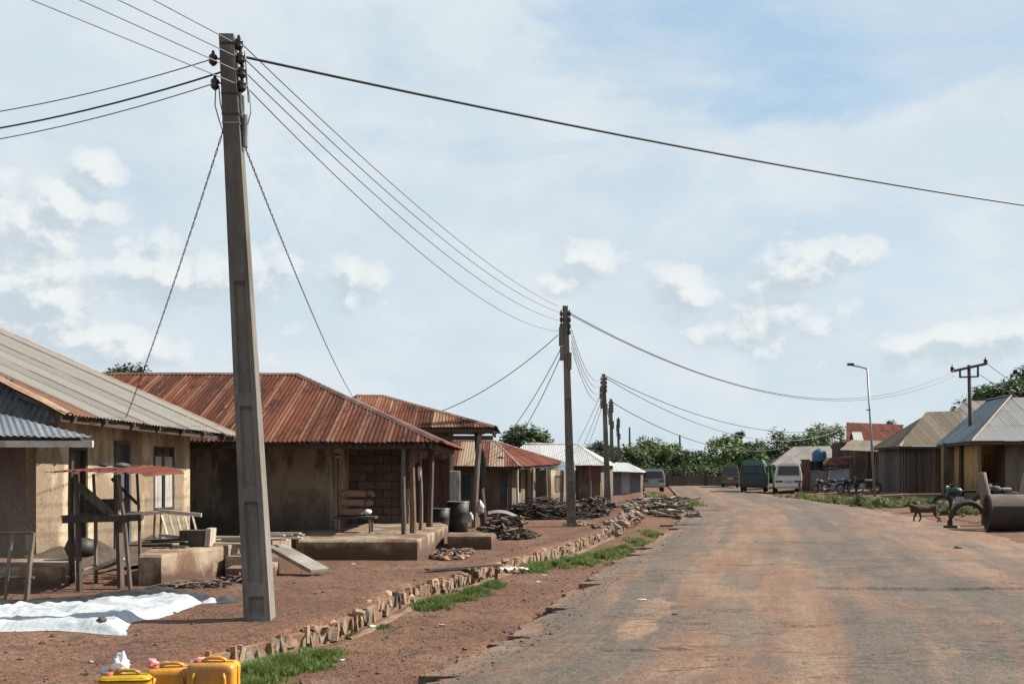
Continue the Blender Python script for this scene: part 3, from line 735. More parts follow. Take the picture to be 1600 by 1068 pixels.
panel(h1, 'shutter', wa, wb, s5+.02, (s5+s6)/2-.07, hw0, hw1-.2, M['shutter'], inset=.03, n=2)
panel(h1, 'shutter', wa, wb, (s5+s6)/2+.05, s6-.02, hw0, hw1-.2, M['shutter'], inset=.03, n=2)
panel(h1, 'shutter', wa, wb, (s5+s6)/2-.06, (s5+s6)/2+.04, hw0, hw1-.2, M['darkwood'], inset=.09)
frame(h1, wa, wb, s5, s6, hw0, hw1, M['darkwood'], .05, .01, 'window_frame')
sp, yp = pxs(216); sq_, _ = pxs(233)
panel(h1, 'faded_poster', wa, wb, sp, sq_, H(712, yp), H(672, yp), mk('faded_paper', (.36, .32, .27), (.50, .46, .40), 12, .9, .1, lo=.45, hi=.5), depth=.006, inset=-.004)
# end wall facing the camera, far wall
ga = wa-N1*6.5
wall(h1, ga, wa-N1*.203, -.3, 2.75, mk('cream_painted_shade', (.20, .165, .13), (.25, .205, .16), 1.5, .9, .3), .2, name='end_wall')  # cream wall on its unlit side, the shade put into a brown grey colour
wall(h1, wb-N1*.203, wb-N1*7, -.3, 3.0, M['mud'], .2, name='back_wall')
ea = wa+N1*.8-U1*.35; eb = wa+N1*.75+U1*5.75
k1 = .42
e0 = Vector((ea.x, ea.y, 2.77)); e1 = Vector((eb.x, eb.y, 2.62))
r1 = e1-N1*6.4+Vector((0, 0, 6.4*k1)); r0 = e0-N1*6.4+Vector((0, 0, 6.4*k1-.15)); m0 = e0-N1*1.0+U1*.35+Vector((0, 0, 1.0*k1)); m1 = e0-N1*3.0+U1*.55+Vector((0, 0, 3*k1))
roof(h1, [e0, e1, r1, r0+U1*.6, m1], (M['rustzinc'], M['zinc'], M['zinc'], M['zinc'], M['zinc'], M['zinc'], M['zinc'], M['zinc'], M['zinc'], M['zinc']), sw=.72, rl=8, ragged=.05)
capstrip(h1, e1+Vector((.02, 0, .0)), r1, M['caplight'], .14, .06)
capstrip(h1, e0+U1*.1, m1+Vector((0, 0, .02)), M['caplight'], .22, .03)
# rusty strip sheet over the near edge, and dark gable iron beneath it
gb0 = e0+Vector((-.12, .1, -.12)); gl = Vector((-11.5, 17.3, 2.62))
roof(h1, [gl, gb0, gb0-N1*1.25+Vector((0, .6, .78)), gl+Vector((.6, .6, .85))], mk('dark_gable_iron', (.035, .04, .045), (.13, .135, .14), 3, .6, .2, stretch=(5, 5, .6)), sw=.8, name='gable_sheet', amp=.022, wave=.14)
cl = MB().beam(e0+Vector((-.1, -.02, -.05)), e1+Vector((-.1, 0, -.06)), .05, .1); cl.build('eave_beam', M['darkwood'], h1)
for i in range(7):
    q = e0.lerp(e1, (i+.3)/7)+Vector((0, 0, -.05)); MB().beam(q, q-N1*1.1+Vector((0, 0, 1.1*k1-.02)), .06, .07).build('rafter', M['darkwood'], h1)
# mud bank at the foot of the wall
mb = MB(); prev = None
for i in range(22):
    t = i/21; p = wa+U1*(t*5.0-.3); w = .45+.2*nz(p.x, p.y, 2); hh = .30+.22*nz(p.x, p.y, 1.7, 3)
    k = len(mb.v); mb.v += [p+N1*(w+.2)+Vector((0, 0, .15)), p+N1*w*.7+Vector((0, 0, .2+hh*.7)), p+N1*.12+Vector((0, 0, .2+hh)), p-N1*.02+Vector((0, 0, .2+hh+.04))]
    if prev is not None:
        for j in range(3): mb.f.append((prev+j, k+j, k+j+1, prev+j+1))
    prev = k
mb.build('mud_bank', mk('wet_mud', (.05, .035, .027), (.10, .07, .05), 4, .95, .8), h1)

# ---- lean-to beside it, nearest the camera
lt = thing('lean_to', 'low blue grey iron porch roof with a white board edge at the far left', 'porch', (-8, 15, YARD))
c0 = P(145, 684, 15.0); lft = Vector((-12, 15.0, c0.z)); bk = Vector((X(0, 16.8), 16.8, H(648, 16.8)))
roof(lt, [lft, c0, bk, bk+Vector((-4, 0, .02))], M['bluezinc'], sw=.8, amp=.012, ragged=.05, skew=-.55)
MB().box(((c0.x-12)/2+.0, 15.06, c0.z-.085), (abs(c0.x+12)-.04, .05, .10)).build('fascia_board', M['fascia'], lt, bevel=.005)
MB().box(((c0.x-12)/2-.1, 15.16, c0.z-.03), (abs(c0.x+12)-.25, .1, .07)).build('eave_beam', M['darkwood'], lt)
MB().beam((c0.x-.1, 15.13, c0.z-.1), (bk.x+.6, 16.75, bk.z-.35), .07, .09).build('rafter', M['darkwood'], lt)
post(lt, (X(-60, 15.1), 15.12), YARD, c0.z-.1, M['wood'], .1); post(lt, (X(112, 15.2), 15.2), YARD, c0.z-.12, M['darkwood'], .09)

# ---- wooden rack under the lean-to
rk = thing('wooden_rack', 'tall thin stick rack standing before the shaded wall at the left edge', 'rack', (X(25, 13.2), 13.2, YARD))
yk = 12.9
for px, w in ((47, .075), (14, .05)): MB().tube([(X(px-6, yk), yk, .2), (X(px-1, yk), yk, .7), (X(px+4, yk), yk+.03, H(832, yk))], [w/2, w/2, w/2.4], 6).build('stake', M['wood'], rk)
MB().tube([(X(-40, yk+.6), yk+.5, .2), (X(-38, yk), yk+.5, H(832, yk))], .03, 6).build('stake', M['wood'], rk)
for py, r in ((832, .018), (902, .022), (938, .016)): MB().tube([(X(-60, yk), yk+.04, H(py+2, yk)), (X(0, yk), yk+.03, H(py, yk)), (X(52, yk), yk+.02, H(py, yk))], r, 5).build('rail', M['darkwood'], rk)

# ---- low steps and slabs
def slabthing(name, label, pts, z0, z1, mat='slab', cat='slab', jag=.02):
    b = MB(); n = len(pts)
    P2 = []
    for (a, c) in zip(pts, pts[1:]+pts[:1]):
        a = Vector((a[0], a[1], 0)); c = Vector((c[0], c[1], 0)); m = max(1, int((c-a).length/.25))
        for i in range(m): q = a.lerp(c, i/m); P2.append(q+(Vector((R(-jag, jag), R(-jag, jag), 0)) if i else Vector()))
    m = len(P2); cen = sum(P2, Vector())/m
    z0 -= .35; b.v = [Vector((p.x, p.y, z0)) for p in P2]+[Vector((p.x, p.y, z1-.05)) for p in P2]+[cen+(p-cen)*.985+Vector((0, 0, z1+R(-.012, .006))) for p in P2]+[cen+Vector((0, 0, z1))]
    for r_ in range(2):
        for i in range(m): b.f.append((r_*m+i, r_*m+(i+1) % m, (r_+1)*m+(i+1) % m, (r_+1)*m+i))
    for i in range(m): b.f.append((2*m+i, 2*m+(i+1) % m, 3*m))
    return tag(b.build(name, M[mat]), label, cat)
a0 = Vector((X(228, 15.1), 15.1, 0)); a1 = G(250, 914, YARD); a1 = Vector((X(252, 15.0), 15.0, 0)); b1 = Vector((X(455, 18.9), 18.9, 0))
slabthing('porch_slab', 'long low cement porch slab in front of the cream house, lit along its side', [(a1.x-.34, 15.02), (a1.x, a1.y), (b1.x, b1.y), (b1.x-2.2, b1.y+.5)], .1, .66, jag=.012)
slabthing('porch_slab', 'low reddish step under the stick rack at the left edge', [(X(-60, 14.6), 14.6), (X(96, 14.6), 14.6), (X(128, 16.2), 16.2), (X(-30, 16.2), 16.2)], .1, .50, jag=.03)
slabthing('step', 'worn cement steps on the road side of the long porch slab', [(X(352, 15.9), 15.9), (X(420, 15.9), 15.9), (X(436, 17.2), 17.2), (X(376, 17.2), 17.2)], .1, .36, cat='step')
slabthing('step', 'upper worn cement step behind the big concrete pole', [(X(352, 16.5), 16.5), (X(410, 16.5), 16.5), (X(424, 17.6), 17.6), (X(376, 17.6), 17.6)], .1, .50, cat='step')
rb = MB(); q0, q1 = P(430, 868, 17.6), G(497, 893, YARD)
rb.beam(Vector((q0.x, q0.y, .58)), Vector((q1.x+.03, q1.y, .22)), .42, .07, up=(0, 0, 1)); tag(rb.build('ramp_plank', M['conc'], bevel=.01), 'flat slab sloping down to the dirt right of the concrete pole', 'slab')

# ---- kiosk: a rough stall table with a curved rusty sheet on top
ks = thing('market_stall', 'rough wooden stall with a bent rusty iron sheet for a roof, before the cream house', 'stall', (X(160, 14.5), 14.5, YARD))
yf, yb = 14.3, 15.5
for px0, py0, px1, Y, w in ((124, 925, 118, yf, .085), (204, 922, 184, yf, .06), (150, 905, 146, yb, .06), (219, 905, 214, yb, .05)):
    z0 = .18; MB().tube([(X(px0, Y), Y, z0), (X((px0+px1)/2+1, Y), Y+.01, 1.1), (X(px1, Y), Y, H(740, Y))], [w/2*1.1, w/2, w/2*.8], 6).build('leg', M['wood'] if px0 != 124 else M['darkwood'], ks)
MB().beam((X(189, yf+.3), yf+.3, .22), (X(183, yf+.3), yf+.3, H(742, yf)), .05, .15, up=(0, 1, 0)).build('back_board', M['darkwood'], ks)
sh = MB(); sh.uv = []
for i in range(49):
    t = i/48; x = lerp(X(80, 14.2), X(244, 14.4), t)
    for j in range(5):
        u = j/4; yy = lerp(14.0, 15.7, u); z = lerp(H(738, 14.2), H(740, 14.2), t)+.06*math.sin(t*math.pi)*(.4+u*.6)+.012*math.sin(i*1.571)+.008*math.sin(u*3+t*7)-.05*(t > .92)*(t-.92)*12+.05*u
        sh.v.append(Vector((x, yy+.1*math.sin(t*3), z))); sh.uv.append((t*2, u))
for i in range(48):
    for j in range(4): k = i*5+j; sh.f.append((k, k+5, k+6, k+1))
sh.build('roof_sheet', M['redroof'], ks, smooth=True)
for (x0, x1, Y, py) in ((98, 222, yf-.04, 812), (104, 224, yb+.05, 810)): MB().beam((X(x0, Y), Y, H(py, Y)), (X(x1, Y), Y, H(py-4, Y)), .05, .09, up=(0, 0, 1)).build('rail', M['darkwood'], ks)
for i in range(7):
    x = lerp(X(104, yf), X(200, yf), i/6); MB().box((x, (yf+yb)/2, H(808, yf)+.02), (.12, yb-yf+.1, .025), None, 1, .006).build('shelf_board', M['darkwood'], ks)
MB().beam((X(112, yf), yf+.2, H(758, yf)), (X(165, yf), yf+.25, H(806, yf)), .03, .12, up=(0, 0, 1)).build('diagonal_board', M['wood'], ks)
MB().beam((X(135, yf), yf+.9, H(748, yf)), (X(178, yf), yf+.9, H(790, yf)), .03, .04).build('diagonal_board', M['darkwood'], ks)
MB().box((X(165, yf+.6), yf+.7, H(793, yf)), (.5, .4, .2), None, 1, .02).build('box', M['darkwood'], ks)
MB().beam((X(190, yf), yf-.03, H(811, yf)), (X(220, yb), yb-.8, H(803, yf)), .04, .04).build('rail', M['palewood'], ks)
MB().beam((X(121, yf), yf+.01, H(893, yf)), (X(152, yb), yb-.02, H(893, yf)), .03, .03).build('rail', M['wood'], ks)
tag(MB().beam((X(155, 15.5), 15.5, H(887, 15.5)+.0), (X(192, 15.4), 15.4, H(872, 15.4)), .3, .05, up=(0, 0, 1)).build('board', M['palewood']), 'short pale board lying aslant behind the stall legs', 'board')
tag(MB().lathe((0, 0, 0), [(.10, -.15), (.2, -.12), (.25, 0), (.2, .12), (.1, .15)], 12).build('cooking_pot', M['darksteel'], local=True, smooth=True, loc=(X(127, 16.0), 16.0, .68)), 'big black cooking pot on the low wall behind the stall', 'pot')
for (px, py, sx, m, lb) in ((163, 722, .13, 'darkcloth', 'small black shoe lying on the rusty sheet of the stall'), (190, 724, .16, 'bluedoor', 'small faded purple cloth bundle on the rusty sheet of the stall')):
    b = MB(); z = H(735, 14.6)+.03
    b.rock((X(px, 14.6), 14.6, z+.05), sx*.6, (1.2, .8, .4)); tag(b.build('shoe' if px == 163 else 'cloth_bundle', M[m], smooth=True), lb, 'shoe' if px == 163 else 'bundle')

# ---- things on the long slab: a slatted frame, box, planks
sf = thing('slatted_frame', 'pale wooden slatted frame leaning at the end of the cream house wall', 'frame', (X(275, 17), 17, .66))
Y = 17.0
MB().beam((X(240, Y), Y+.25, H(799, Y)), (X(309, Y), Y+.2, H(805, Y)), .05, .06).build('rail', M['palewood'], sf)
MB().beam((X(255, Y), Y-.2, H(834, Y)), (X(288, Y), Y-.22, H(837, Y)), .05, .05).build('rail', M['palewood'], sf)
for i in range(5):
    a = P(252+i*12, 803, Y+.22); b_ = P(262+i*11.5, 838 if i < 4 else 834, Y-.15); MB().beam(a, b_, .03, .03).build('slat', M['palewood'], sf)
for px in (242, 252): MB().beam(P(px, 801, Y+.2), Vector((X(px-2, Y+.3), Y+.3, .66)), .03, .03).build('leg', M['wood'], sf)
bxs = thing('crate', 'small dark crate with one pale end, on the long porch slab', 'crate', (X(310, 16.6), 16.6, .66))
MB().box((X(305, 16.6), 16.6, .66+.13), (.42, .3, .26)).build('body', M['darkwood'], bxs)
MB().box((X(305, 16.6)+.255, 16.58, .66+.15), (.08, .32, .28), Matrix.Rotation(.08, 3, 'Y')).build('end_board', M['palewood'], bxs)
def board_pile(label, px, Y, z, n, mat, L, spread=.3, name='board_pile'):
    t = thing(name, label, 'pile', (X(px, Y), Y, z))
    for i in range(n):
        a = R(-.5, .5); c = Vector((X(px, Y)+R(-.25, .25)*L, Y+R(-spread, spread), z+.02+.028*(i//2))); d = Vector((math.cos(a), math.sin(a)*.7, R(-.02, .04)))*L/2*R(.6, 1)
        MB().beam(c-d, c+d, R(.06, .14), .024, up=(0, 0, 1)).build('board', mat, t)
board_pile('loose pale boards heaped on the slab left of the concrete pole', 365, 17.0, .67, 8, M['palewood'], .8)
board_pile('thin pale offcuts on the slab end right of the concrete pole', 432, 17.9, .67, 8, M['palewood'], .8)
board_pile('dark charred boards on the slab under the window', 262, 16.4, .67, 7, M['darkwood'], .8)

# ---- white tarp
def sheet_on_ground(name, label, outline, mat, z, wr=.03, cat='tarp', step=.1, seed=0, dens=.12):
    """cloth lying on the yard: triangle fan grid clipped to a polygon given in photo pixels"""
    pts = [G(px, py, YARD) for px, py in outline]; xs = [p.x for p in pts]; ys = [p.y for p in pts]
    def inp(x, y):
        c = False
        for a, b in zip(pts, pts[1:]+pts[:1]):
            if (a.y > y) != (b.y > y) and x < (b.x-a.x)*(y-a.y)/(b.y-a.y)+a.x: c = not c
        return c
    b = MB(); idx = {}
    nx = int((max(xs)-min(xs))/dens)+2; ny = int((max(ys)-min(ys))/dens)+2
    def clampin(x, y):
        if inp(x, y): return x, y
        best = None
        for a, c in zip(pts, pts[1:]+pts[:1]):
            d = (c-a).xy; t = max(0, min(1, ((x-a.x)*d.x+(y-a.y)*d.y)/d.length_squared)); q = (a.x+d.x*t, a.y+d.y*t); e = (q[0]-x)**2+(q[1]-y)**2
            if best is None or e < best[0]: best = (e, q)
        return best[1] if best[0] < dens**2*1.9 else None
    for i in range(nx):
        for j in range(ny):
            x, y = min(xs)+i*dens, min(ys)+j*dens; q = clampin(x, y)
            if q:
                idx[i, j] = len(b.v); x, y = q; ed = 1.0
                for a_, c_ in zip(pts, pts[1:]+pts[:1]):
                    d_ = (c_-a_).xy; t_ = max(0, min(1, ((x-a_.x)*d_.x+(y-a_.y)*d_.y)/d_.length_squared)); ed = min(ed, math.hypot(a_.x+d_.x*t_-x, a_.y+d_.y*t_-y)/.16)
                ed = smooth01(ed); b.v.append(Vector((x+.03*nz(x, y, 4, 9), y+.04*nz(x, y, 3, 8), gz(x, y)-.012*(1-ed)+z*(.35+.65*ed)+wr*ed*(.15+1.3*abs(nz(x, y*1.6, 2.1, seed))+.7*abs(nz(x, y*1.4, 6, seed+2))+.35*abs(nz(x, y*1.4, 13, seed+3))))))
    for i in range(nx-1):
        for j in range(ny-1):
            k = [idx.get(q) for q in ((i, j), (i+1, j), (i+1, j+1), (i, j+1))]
            if None not in k: b.f.append(tuple(k))
    return tag(b.build(name, M[mat], smooth=True), label, cat)
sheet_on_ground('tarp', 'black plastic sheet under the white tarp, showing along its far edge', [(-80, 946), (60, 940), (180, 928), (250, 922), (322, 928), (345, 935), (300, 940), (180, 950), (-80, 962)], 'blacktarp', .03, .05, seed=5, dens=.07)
sheet_on_ground('tarp', 'large wrinkled white tarp spread on the dirt yard', [(-150, 948), (0, 951), (110, 950), (215, 936), (300, 932), (318, 941), (250, 966), (205, 972), (198, 993), (90, 985), (-150, 990)], 'tarp', .04, .065, seed=1, dens=.04)
sheet_on_ground('cloth_scrap', 'small white scrap beyond the pointed end of the white tarp', [(316, 934), (342, 934), (340, 941), (318, 942)], 'tarp', .04, .02, 'cloth', dens=.04)
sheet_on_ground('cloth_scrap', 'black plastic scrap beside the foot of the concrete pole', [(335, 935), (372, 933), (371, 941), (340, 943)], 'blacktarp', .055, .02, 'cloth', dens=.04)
st = MB().rock(G(159, 983, YARD)+Vector((0, 0, .1)), .055, (1.2, 1, .8)); tag(st.build('stone', M['block']), 'small dark stone holding down the white tarp', 'stone')

# ---- jerrycans
def jerrycan(label, x, y, z, rz, mat, w=.33, d=.2, h=.47):
    t = thing('jerrycan', label, 'jerrycan', (x, y, z), rz, 'yellow jerrycans in the foreground')
    b = MB(); secs = []
    prof = [(0, .90), (.02, .98), (.06, 1), (.12, .985), (.40, .985), (.43, 1.0), (h*.93, 1.0), (h*.975, .955), (h, .86)]
    n = 40
    for zz, k in prof:
        row = []
        for i in range(n):
            a = 2*math.pi*i/n; e = .28
            cx = math.copysign(abs(math.cos(a))**e, math.cos(a)); sy = math.copysign(abs(math.sin(a))**e, math.sin(a))
            row.append(len(b.v)); b.v.append(Vector((cx*w/2*k, sy*d/2*k, zz)))
        secs.append(row)
    for a, c in zip(secs, secs[1:]):
        for i in range(n): b.f.append((a[i], a[(i+1) % n], c[(i+1) % n], c[i]))
    b.f.append(tuple(reversed(secs[0]))); b.f.append(tuple(secs[-1]))
    b.build('body', mat, t, local=True, smooth=True)
    # raised corner ribs and the seam round the middle
    s = MB()
    s.tube([(-w/2-.004, 0, .03), (-w/2-.004, 0, h*.94), (-w/2+.03, 0, h+.004), (w/2-.03, 0, h+.004), (w/2+.004, 0, h*.94), (w/2+.004, 0, .03)], .005, 6)
    s.build('seam', mat, t, local=True)
    for q in (-1, 1): MB().tube([(q*w*.33, -d/2-.002, .05), (q*w*.33, -d/2-.006, .1), (q*w*.33, -d/2-.006, h*.8), (q*w*.30, -d/2+.002, h*.88)], .012, 6).build('rib', mat, t, local=True, smooth=True)
    hd = MB(); hd.tube([(-.07, 0, h-.01), (-.065, 0, h+.018), (-.03, 0, h+.03), (.05, 0, h+.03), (.085, 0, h+.018), (.09, 0, h-.01)], .013, 8); hd.build('handle', mat, t, local=True, smooth=True)
    c = MB().lathe((-w*.33, 0, 0), [(.026, h-.02), (.03, h-.005), (.03, h+.014), (.026, h+.018)], 14); cp = c.build('cap', M['capred'], t, local=True, smooth=True)
    return t
def bagmesh(label, p, r, mat, name='plastic_bag', sq=(1, 1, 1)):
    b = MB(); n, m = 14, 9; s = R(0, 99)
    for i in range(m+1):
        th = math.pi*i/m
        for j in range(n):
            a = 2*math.pi*j/n; q = Vector((math.sin(th)*math.cos(a), math.sin(th)*math.sin(a), math.cos(th)))
            k = 1+.75*mnoise.noise(q*2.2+Vector((s, 0, 0)))+.5*mnoise.noise(q*5+Vector((s, 0, 0)))
            b.v.append(Vector(p)+Vector((q.x*sq[0], q.y*sq[1], q.z*sq[2]))*r*k)
    for i in range(m):
        for j in range(n): b.f.append((i*n+j, i*n+(j+1) % n, (i+1)*n+(j+1) % n, (i+1)*n+j))
    return tag(b.build(name, mat, smooth=True), label, 'bag')
Yj = 7.35
jerrycan('rightmost orange yellow jerrycan, tallest of the three in the foreground corner', X(334, Yj), Yj, .02, -.03, M['yellow'], .345, .22, .50)
jerrycan('middle yellow jerrycan of the three in the foreground corner', X(262, Yj), Yj+.06, 0.0, .16, M['yellow'], .31, .2, .47)
jerrycan('leftmost dull yellow jerrycan, darkest of the three in the foreground corner', X(196, Yj-.1), Yj-.08, 0, .1, M['yellow2'], .36, .2, .445)
bagmesh('crumpled white plastic bag standing on the leftmost jerrycan', (X(181, Yj-.1), Yj+.0, .51), .065, M['bag'], sq=(.8, .8, 1.1))
bagmesh('small pinkish plastic bag on the left corner of the leftmost jerrycan', (X(156, Yj-.1), Yj, .455), .035, M['bag'], sq=(1.2, 1, .8))
bagmesh('pink plastic bag between the left and middle jerrycans', (X(234, Yj), Yj+.05, .50), .038, M['pink'], sq=(1.2, 1, .8))
bagmesh('small red plastic scrap on the left corner of the rightmost jerrycan', (X(312, Yj), Yj+.02, .535), .024, M['pink'], sq=(1.8, 1, .6))

# ------------------------------------------------------------------ concrete poles
def concrete_pole(label, base, top, w0, w1, detail=True, rz=0.0, boxes=False):
    """base, top: 3D points; tapered shaft with ladder-like recesses in its two wide faces"""
    base, top = Vector(base), Vector(top); t = thing('utility_pole', label, 'utility pole', base, 0, 'concrete power poles along the street')
    ax = top-base; L = ax.length; b = MB(); rot = Matrix.Rotation(rz, 3, 'Z')
    def sec(s, inset, z_off=0):
        k = lerp(w0, w1, s)/2; c = base+ax*s
        fl = .26*k; d = inset
        ring = [(-k, -k), (-k+fl*1.6, -k), (-k+fl*2.0, -k+d), (k-fl*2.0, -k+d), (k-fl*1.6, -k), (k, -k), (k, k), (k-fl*1.6, k), (k-fl*2, k-d), (-k+fl*2, k-d), (-k+fl*1.6, k), (-k, k)]
        return [c+rot @ Vector((q[0], q[1], 0)) for q in ring]
    stations = []
    dp = w0*.16
    if detail:
        cells = [(.055, .205), (.235, .375), (.40, .515), (.535, .60)]
        ss = [(0, 0)]
        ss += [(.02, 0), (.03, dp)]
        ss += [(.05, dp), (.057, 0)]
        for a, c in ((.075, .215), (.235, .375), (.395, .585)): ss += [(a, 0), (a+.006, dp), (c-.006, dp), (c, 0)]
        ss += [(.8, 0), (1, 0)]
    else: ss = [(0, 0), (.05, 0), (.06, dp), (.55, dp), (.56, 0), (1, 0)]
    prev = None
    for s, i in ss:
        k = len(b.v); b.v += sec(s, i)
        if prev is not None:
            for j in range(12): b.f.append((prev+j, prev+(j+1) % 12, k+(j+1) % 12, k+j))
        prev = k
    b.f.append(tuple(prev+j for j in range(12)))
    b.build('shaft', M['pole'], t)
    return t
def insulator(parent, p, s=1.0):
    o = MB().lathe(p, [(.012*s, -.07*s), (.035*s, -.05*s), (.045*s, -.03*s), (.028*s, -.012*s), (.045*s, .005*s), (.04*s, .03*s), (.02*s, .045*s), (.012*s, .08*s)], 10).build('insulator', M['ceramic'], parent, smooth=True)
    return o
# pole 1
b1p = G(404, 967, YARD); Y1 = b1p.y; b1p.x = X(407, Y1); t1p = P(356, 57, Y1)
pole1 = concrete_pole('large grey concrete power pole in the foreground yard, nearest the camera', b1p-Vector((0, 0, .1)), t1p, .30, .165, True, .03)
PI1 = {}
for nm, px, py, side in (('a', 373, 68, 1), ('b', 376, 90, 1), ('c', 378, 112, 1), ('d', 378, 133, 1), ('e', 333, 92, -1), ('f', 336, 130, -1)):
    p = P(px, py, Y1-.02); insulator(pole1, p, 1.15); PI1[nm] = p
    q = P(358+(py-57)*.05, py, Y1); MB().beam(q, p, .018, .018).build('bracket', M['steel'], pole1)
    MB().beam(P(px, py-9, Y1-.02), P(px, py+9, Y1-.02), .012, .012).build('bolt', M['darksteel'], pole1)
for py in (72, 182, 150, 196):
    c = P(358+(py-57)*.045, py, Y1); k = lerp(.165, .19, (py-57)/150)
    MB().box(c, (k+.012, k+.012, .022)).build('clamp', M['darksteel'] if py != 196 else M['steel'], pole1)
for px0, py0, px1, py1, r, m in ((376, 140, 379, 185, .026, 'steel'), (379, 150, 381, 228, .022, 'wire'), (384, 180, 384, 230, .03, 'steel'), (372, 150, 376, 215, .018, 'steel')):
    MB().tube([P(px0, py0, Y1), P((px0+px1)/2, (py0+py1)/2, Y1), P(px1, py1, Y1)], r, 8).build('conduit', M[m], pole1)
for pts in ([(337, 137), (336, 165), (343, 190), (349, 207)], [(342, 135), (344, 160), (350, 185)], [(380, 100), (390, 150), (392, 175), (387, 195)], [(382, 80), (386, 120), (388, 160)]):
    MB().tube([P(x, y, Y1-.03) for x, y in pts], .007, 5).build('jumper_wire', M['wire'], pole1)
# the street poles
def pole(label, bx, by, tx, ty, zg=None, w0=.30, w1=.17, Yp=None):
    gb = G(bx, by) if Yp is None else Vector((X(bx, Yp), Yp, gz(X(bx, Yp), Yp)))
    tp = P(tx, ty, gb.y); return concrete_pole(label, gb-Vector((0, 0, .1)), tp, w0, w1, gb.y < 40, 0), gb, tp
pole2, b2, t2 = pole('second concrete power pole, alone between the grass strip and the white roof', 893, 822, 883, 478)
pole3, b3, t3 = pole('third concrete power pole, front one of the tight row beyond', 950, 783, 943, 584, Yp=52.5)
pole4, b4, t4 = pole('fourth concrete power pole, just right of and behind the third', 957, 778, 954.5, 623, Yp=70.6)
pole5, b5, t5 = pole('slim fifth concrete pole of the row, right of the fourth', 967, 770, 966, 652, Yp=97)
pole6, b6, t6 = pole('farthest thin pole of the row, standing right of all others in it', 985, 768, 983.5, 667, Yp=119)
pole7, b7, t7 = pole('lone far pole standing against the trees right of the parked grey car', 1064, 760, 1062, 679, Yp=128)
for pl, tp, sc in ((pole2, t2, 1.4), (pole3, t3, 1.25), (pole4, t4, 1.3), (pole5, t5, 1.3)):
    for i in range(4):
        for q in (-1, 1):
            c = tp+Vector((q*.13, -.12, -.25-.2*i)); insulator(pl, c, sc)
    MB().box(tp+Vector((-.14, -.1, -1.0)), (.13, .16, .6)).build('junction_box', M['pole'], pl)
    MB().box(tp+Vector((-.11, -.1, -1.55)), (.12, .16, .45)).build('junction_box', M['pole'], pl)
    MB().box(tp+Vector((.14, -.1, -1.8)), (.12, .14, .55)).build('junction_box', M['pole'], pl)

# T pole and street light on the right side
tb = Vector((X(1519, 55), 55, gz(X(1519, 55), 55))); tt = P(1514, 570, 55)
tp = thing('utility_pole', 'dark wooden power pole with a tilted crossarm on the right side', 'utility pole', tb)
MB().beam(tb-Vector((0, 0, .2)), tt, .24, .24, taper=.75, n=10).build('shaft', M['darkwood'], tp, smooth=True)
MB().beam(P(1487, 580, 54.85), P(1541, 568, 54.85), .12, .14).build('crossarm', M['darkwood'], tp)
for q in ((1500, 577, 1500, 590), (1528, 572, 1528, 589), (1500, 589, 1528, 588)): MB().beam(P(q[0], q[1], 54.84), P(q[2], q[3], 54.84), .08, .08).build('brace', M['darksteel'], tp)
for px, py in ((1488, 576), (1540, 564)): insulator(tp, P(px, py, 54.85), 2.6)
sb = Vector((X(1367, 58), 58, gz(X(1367, 58), 58))); stt = P(1355, 576, 58)
slp = thing('street_lamp', 'slim grey street lamp with a short arm reaching left', 'street lamp', sb)
MB().beam(sb-Vector((0, 0, .1)), stt, .16, .16, taper=.6, n=8).build('post', M['steel'], slp, smooth=True)
MB().tube([stt, P(1345, 573, 58), P(1330, 570, 58)], .05, 6).build('arm', M['steel'], slp)
MB().box(P(1329, 569, 58), (.36, .22, .14)).build('lamp_head', M['darksteel'], slp, bevel=.03)
MB().box(P(1357, 640, 57.9), (.25, .06, .05)).build('clamp', M['darksteel'], slp)
lp9 = Vector((X(1184, 110), 110, gz(X(1184, 110), 110))); lq = thing('street_lamp', 'thin far pole among the trees just above the green van', 'street lamp', lp9)
MB().beam(lp9, P(1182, 684, 110), .18, .18, taper=.7, n=6).build('post', M['steel'], lq)

# ------------------------------------------------------------------ wires
def wire(label, a, b, sag, r=.008, mat='wire', name='power_line', group=None, n=26, twist=False):
    a, b = Vector(a), Vector(b); path = [a.lerp(b, i/n)-Vector((0, 0, sag*4*(i/n)*(1-i/n))) for i in range(n+1)]
    if twist:
        L = (b-a).length; m = int(L/.045); m2 = MB()
        d = (b-a).normalized(); x = d.cross(Vector((0, 0, 1))).normalized(); y = x.cross(d)
        for ph in (0, math.pi):
            pp = []
            for i in range(m+1):
                t = i/m; c = a.lerp(b, t)-Vector((0, 0, sag*4*t*(1-t))); an = ph+t*L/.42*2*math.pi; pp.append(c+(x*math.cos(an)+y*math.sin(an))*r*.8)
            m2.tube(pp, r*.5, 4)
        return tag(m2.build(name, M[mat]), label, 'cable')
    return tag(MB().tube(path, r, 5).build(name, M[mat]), label, 'wire', group)
far0 = Vector((-15.3, -4.0, 6.35))
for k, (nm, tx, lb) in enumerate((('a', 240, 'top'), ('b', 185, 'second'), ('c', 125, 'third'), ('d', 50, 'lowest'))):
    a = PI1[nm]+Vector((-.06, -.05, 0))
    # the wire crosses the top of the picture at tx; carry it on along that line
    hh = a.z-.12-.02*k; Yq = (hh-HC)/733*1600; q = Vector((X(tx, Yq), Yq, hh)); d = q-a; e = a+d*(18/d.length)
    wire(f'{lb} of the four wires running from the big pole to the top left', a, e, .0, .0065)
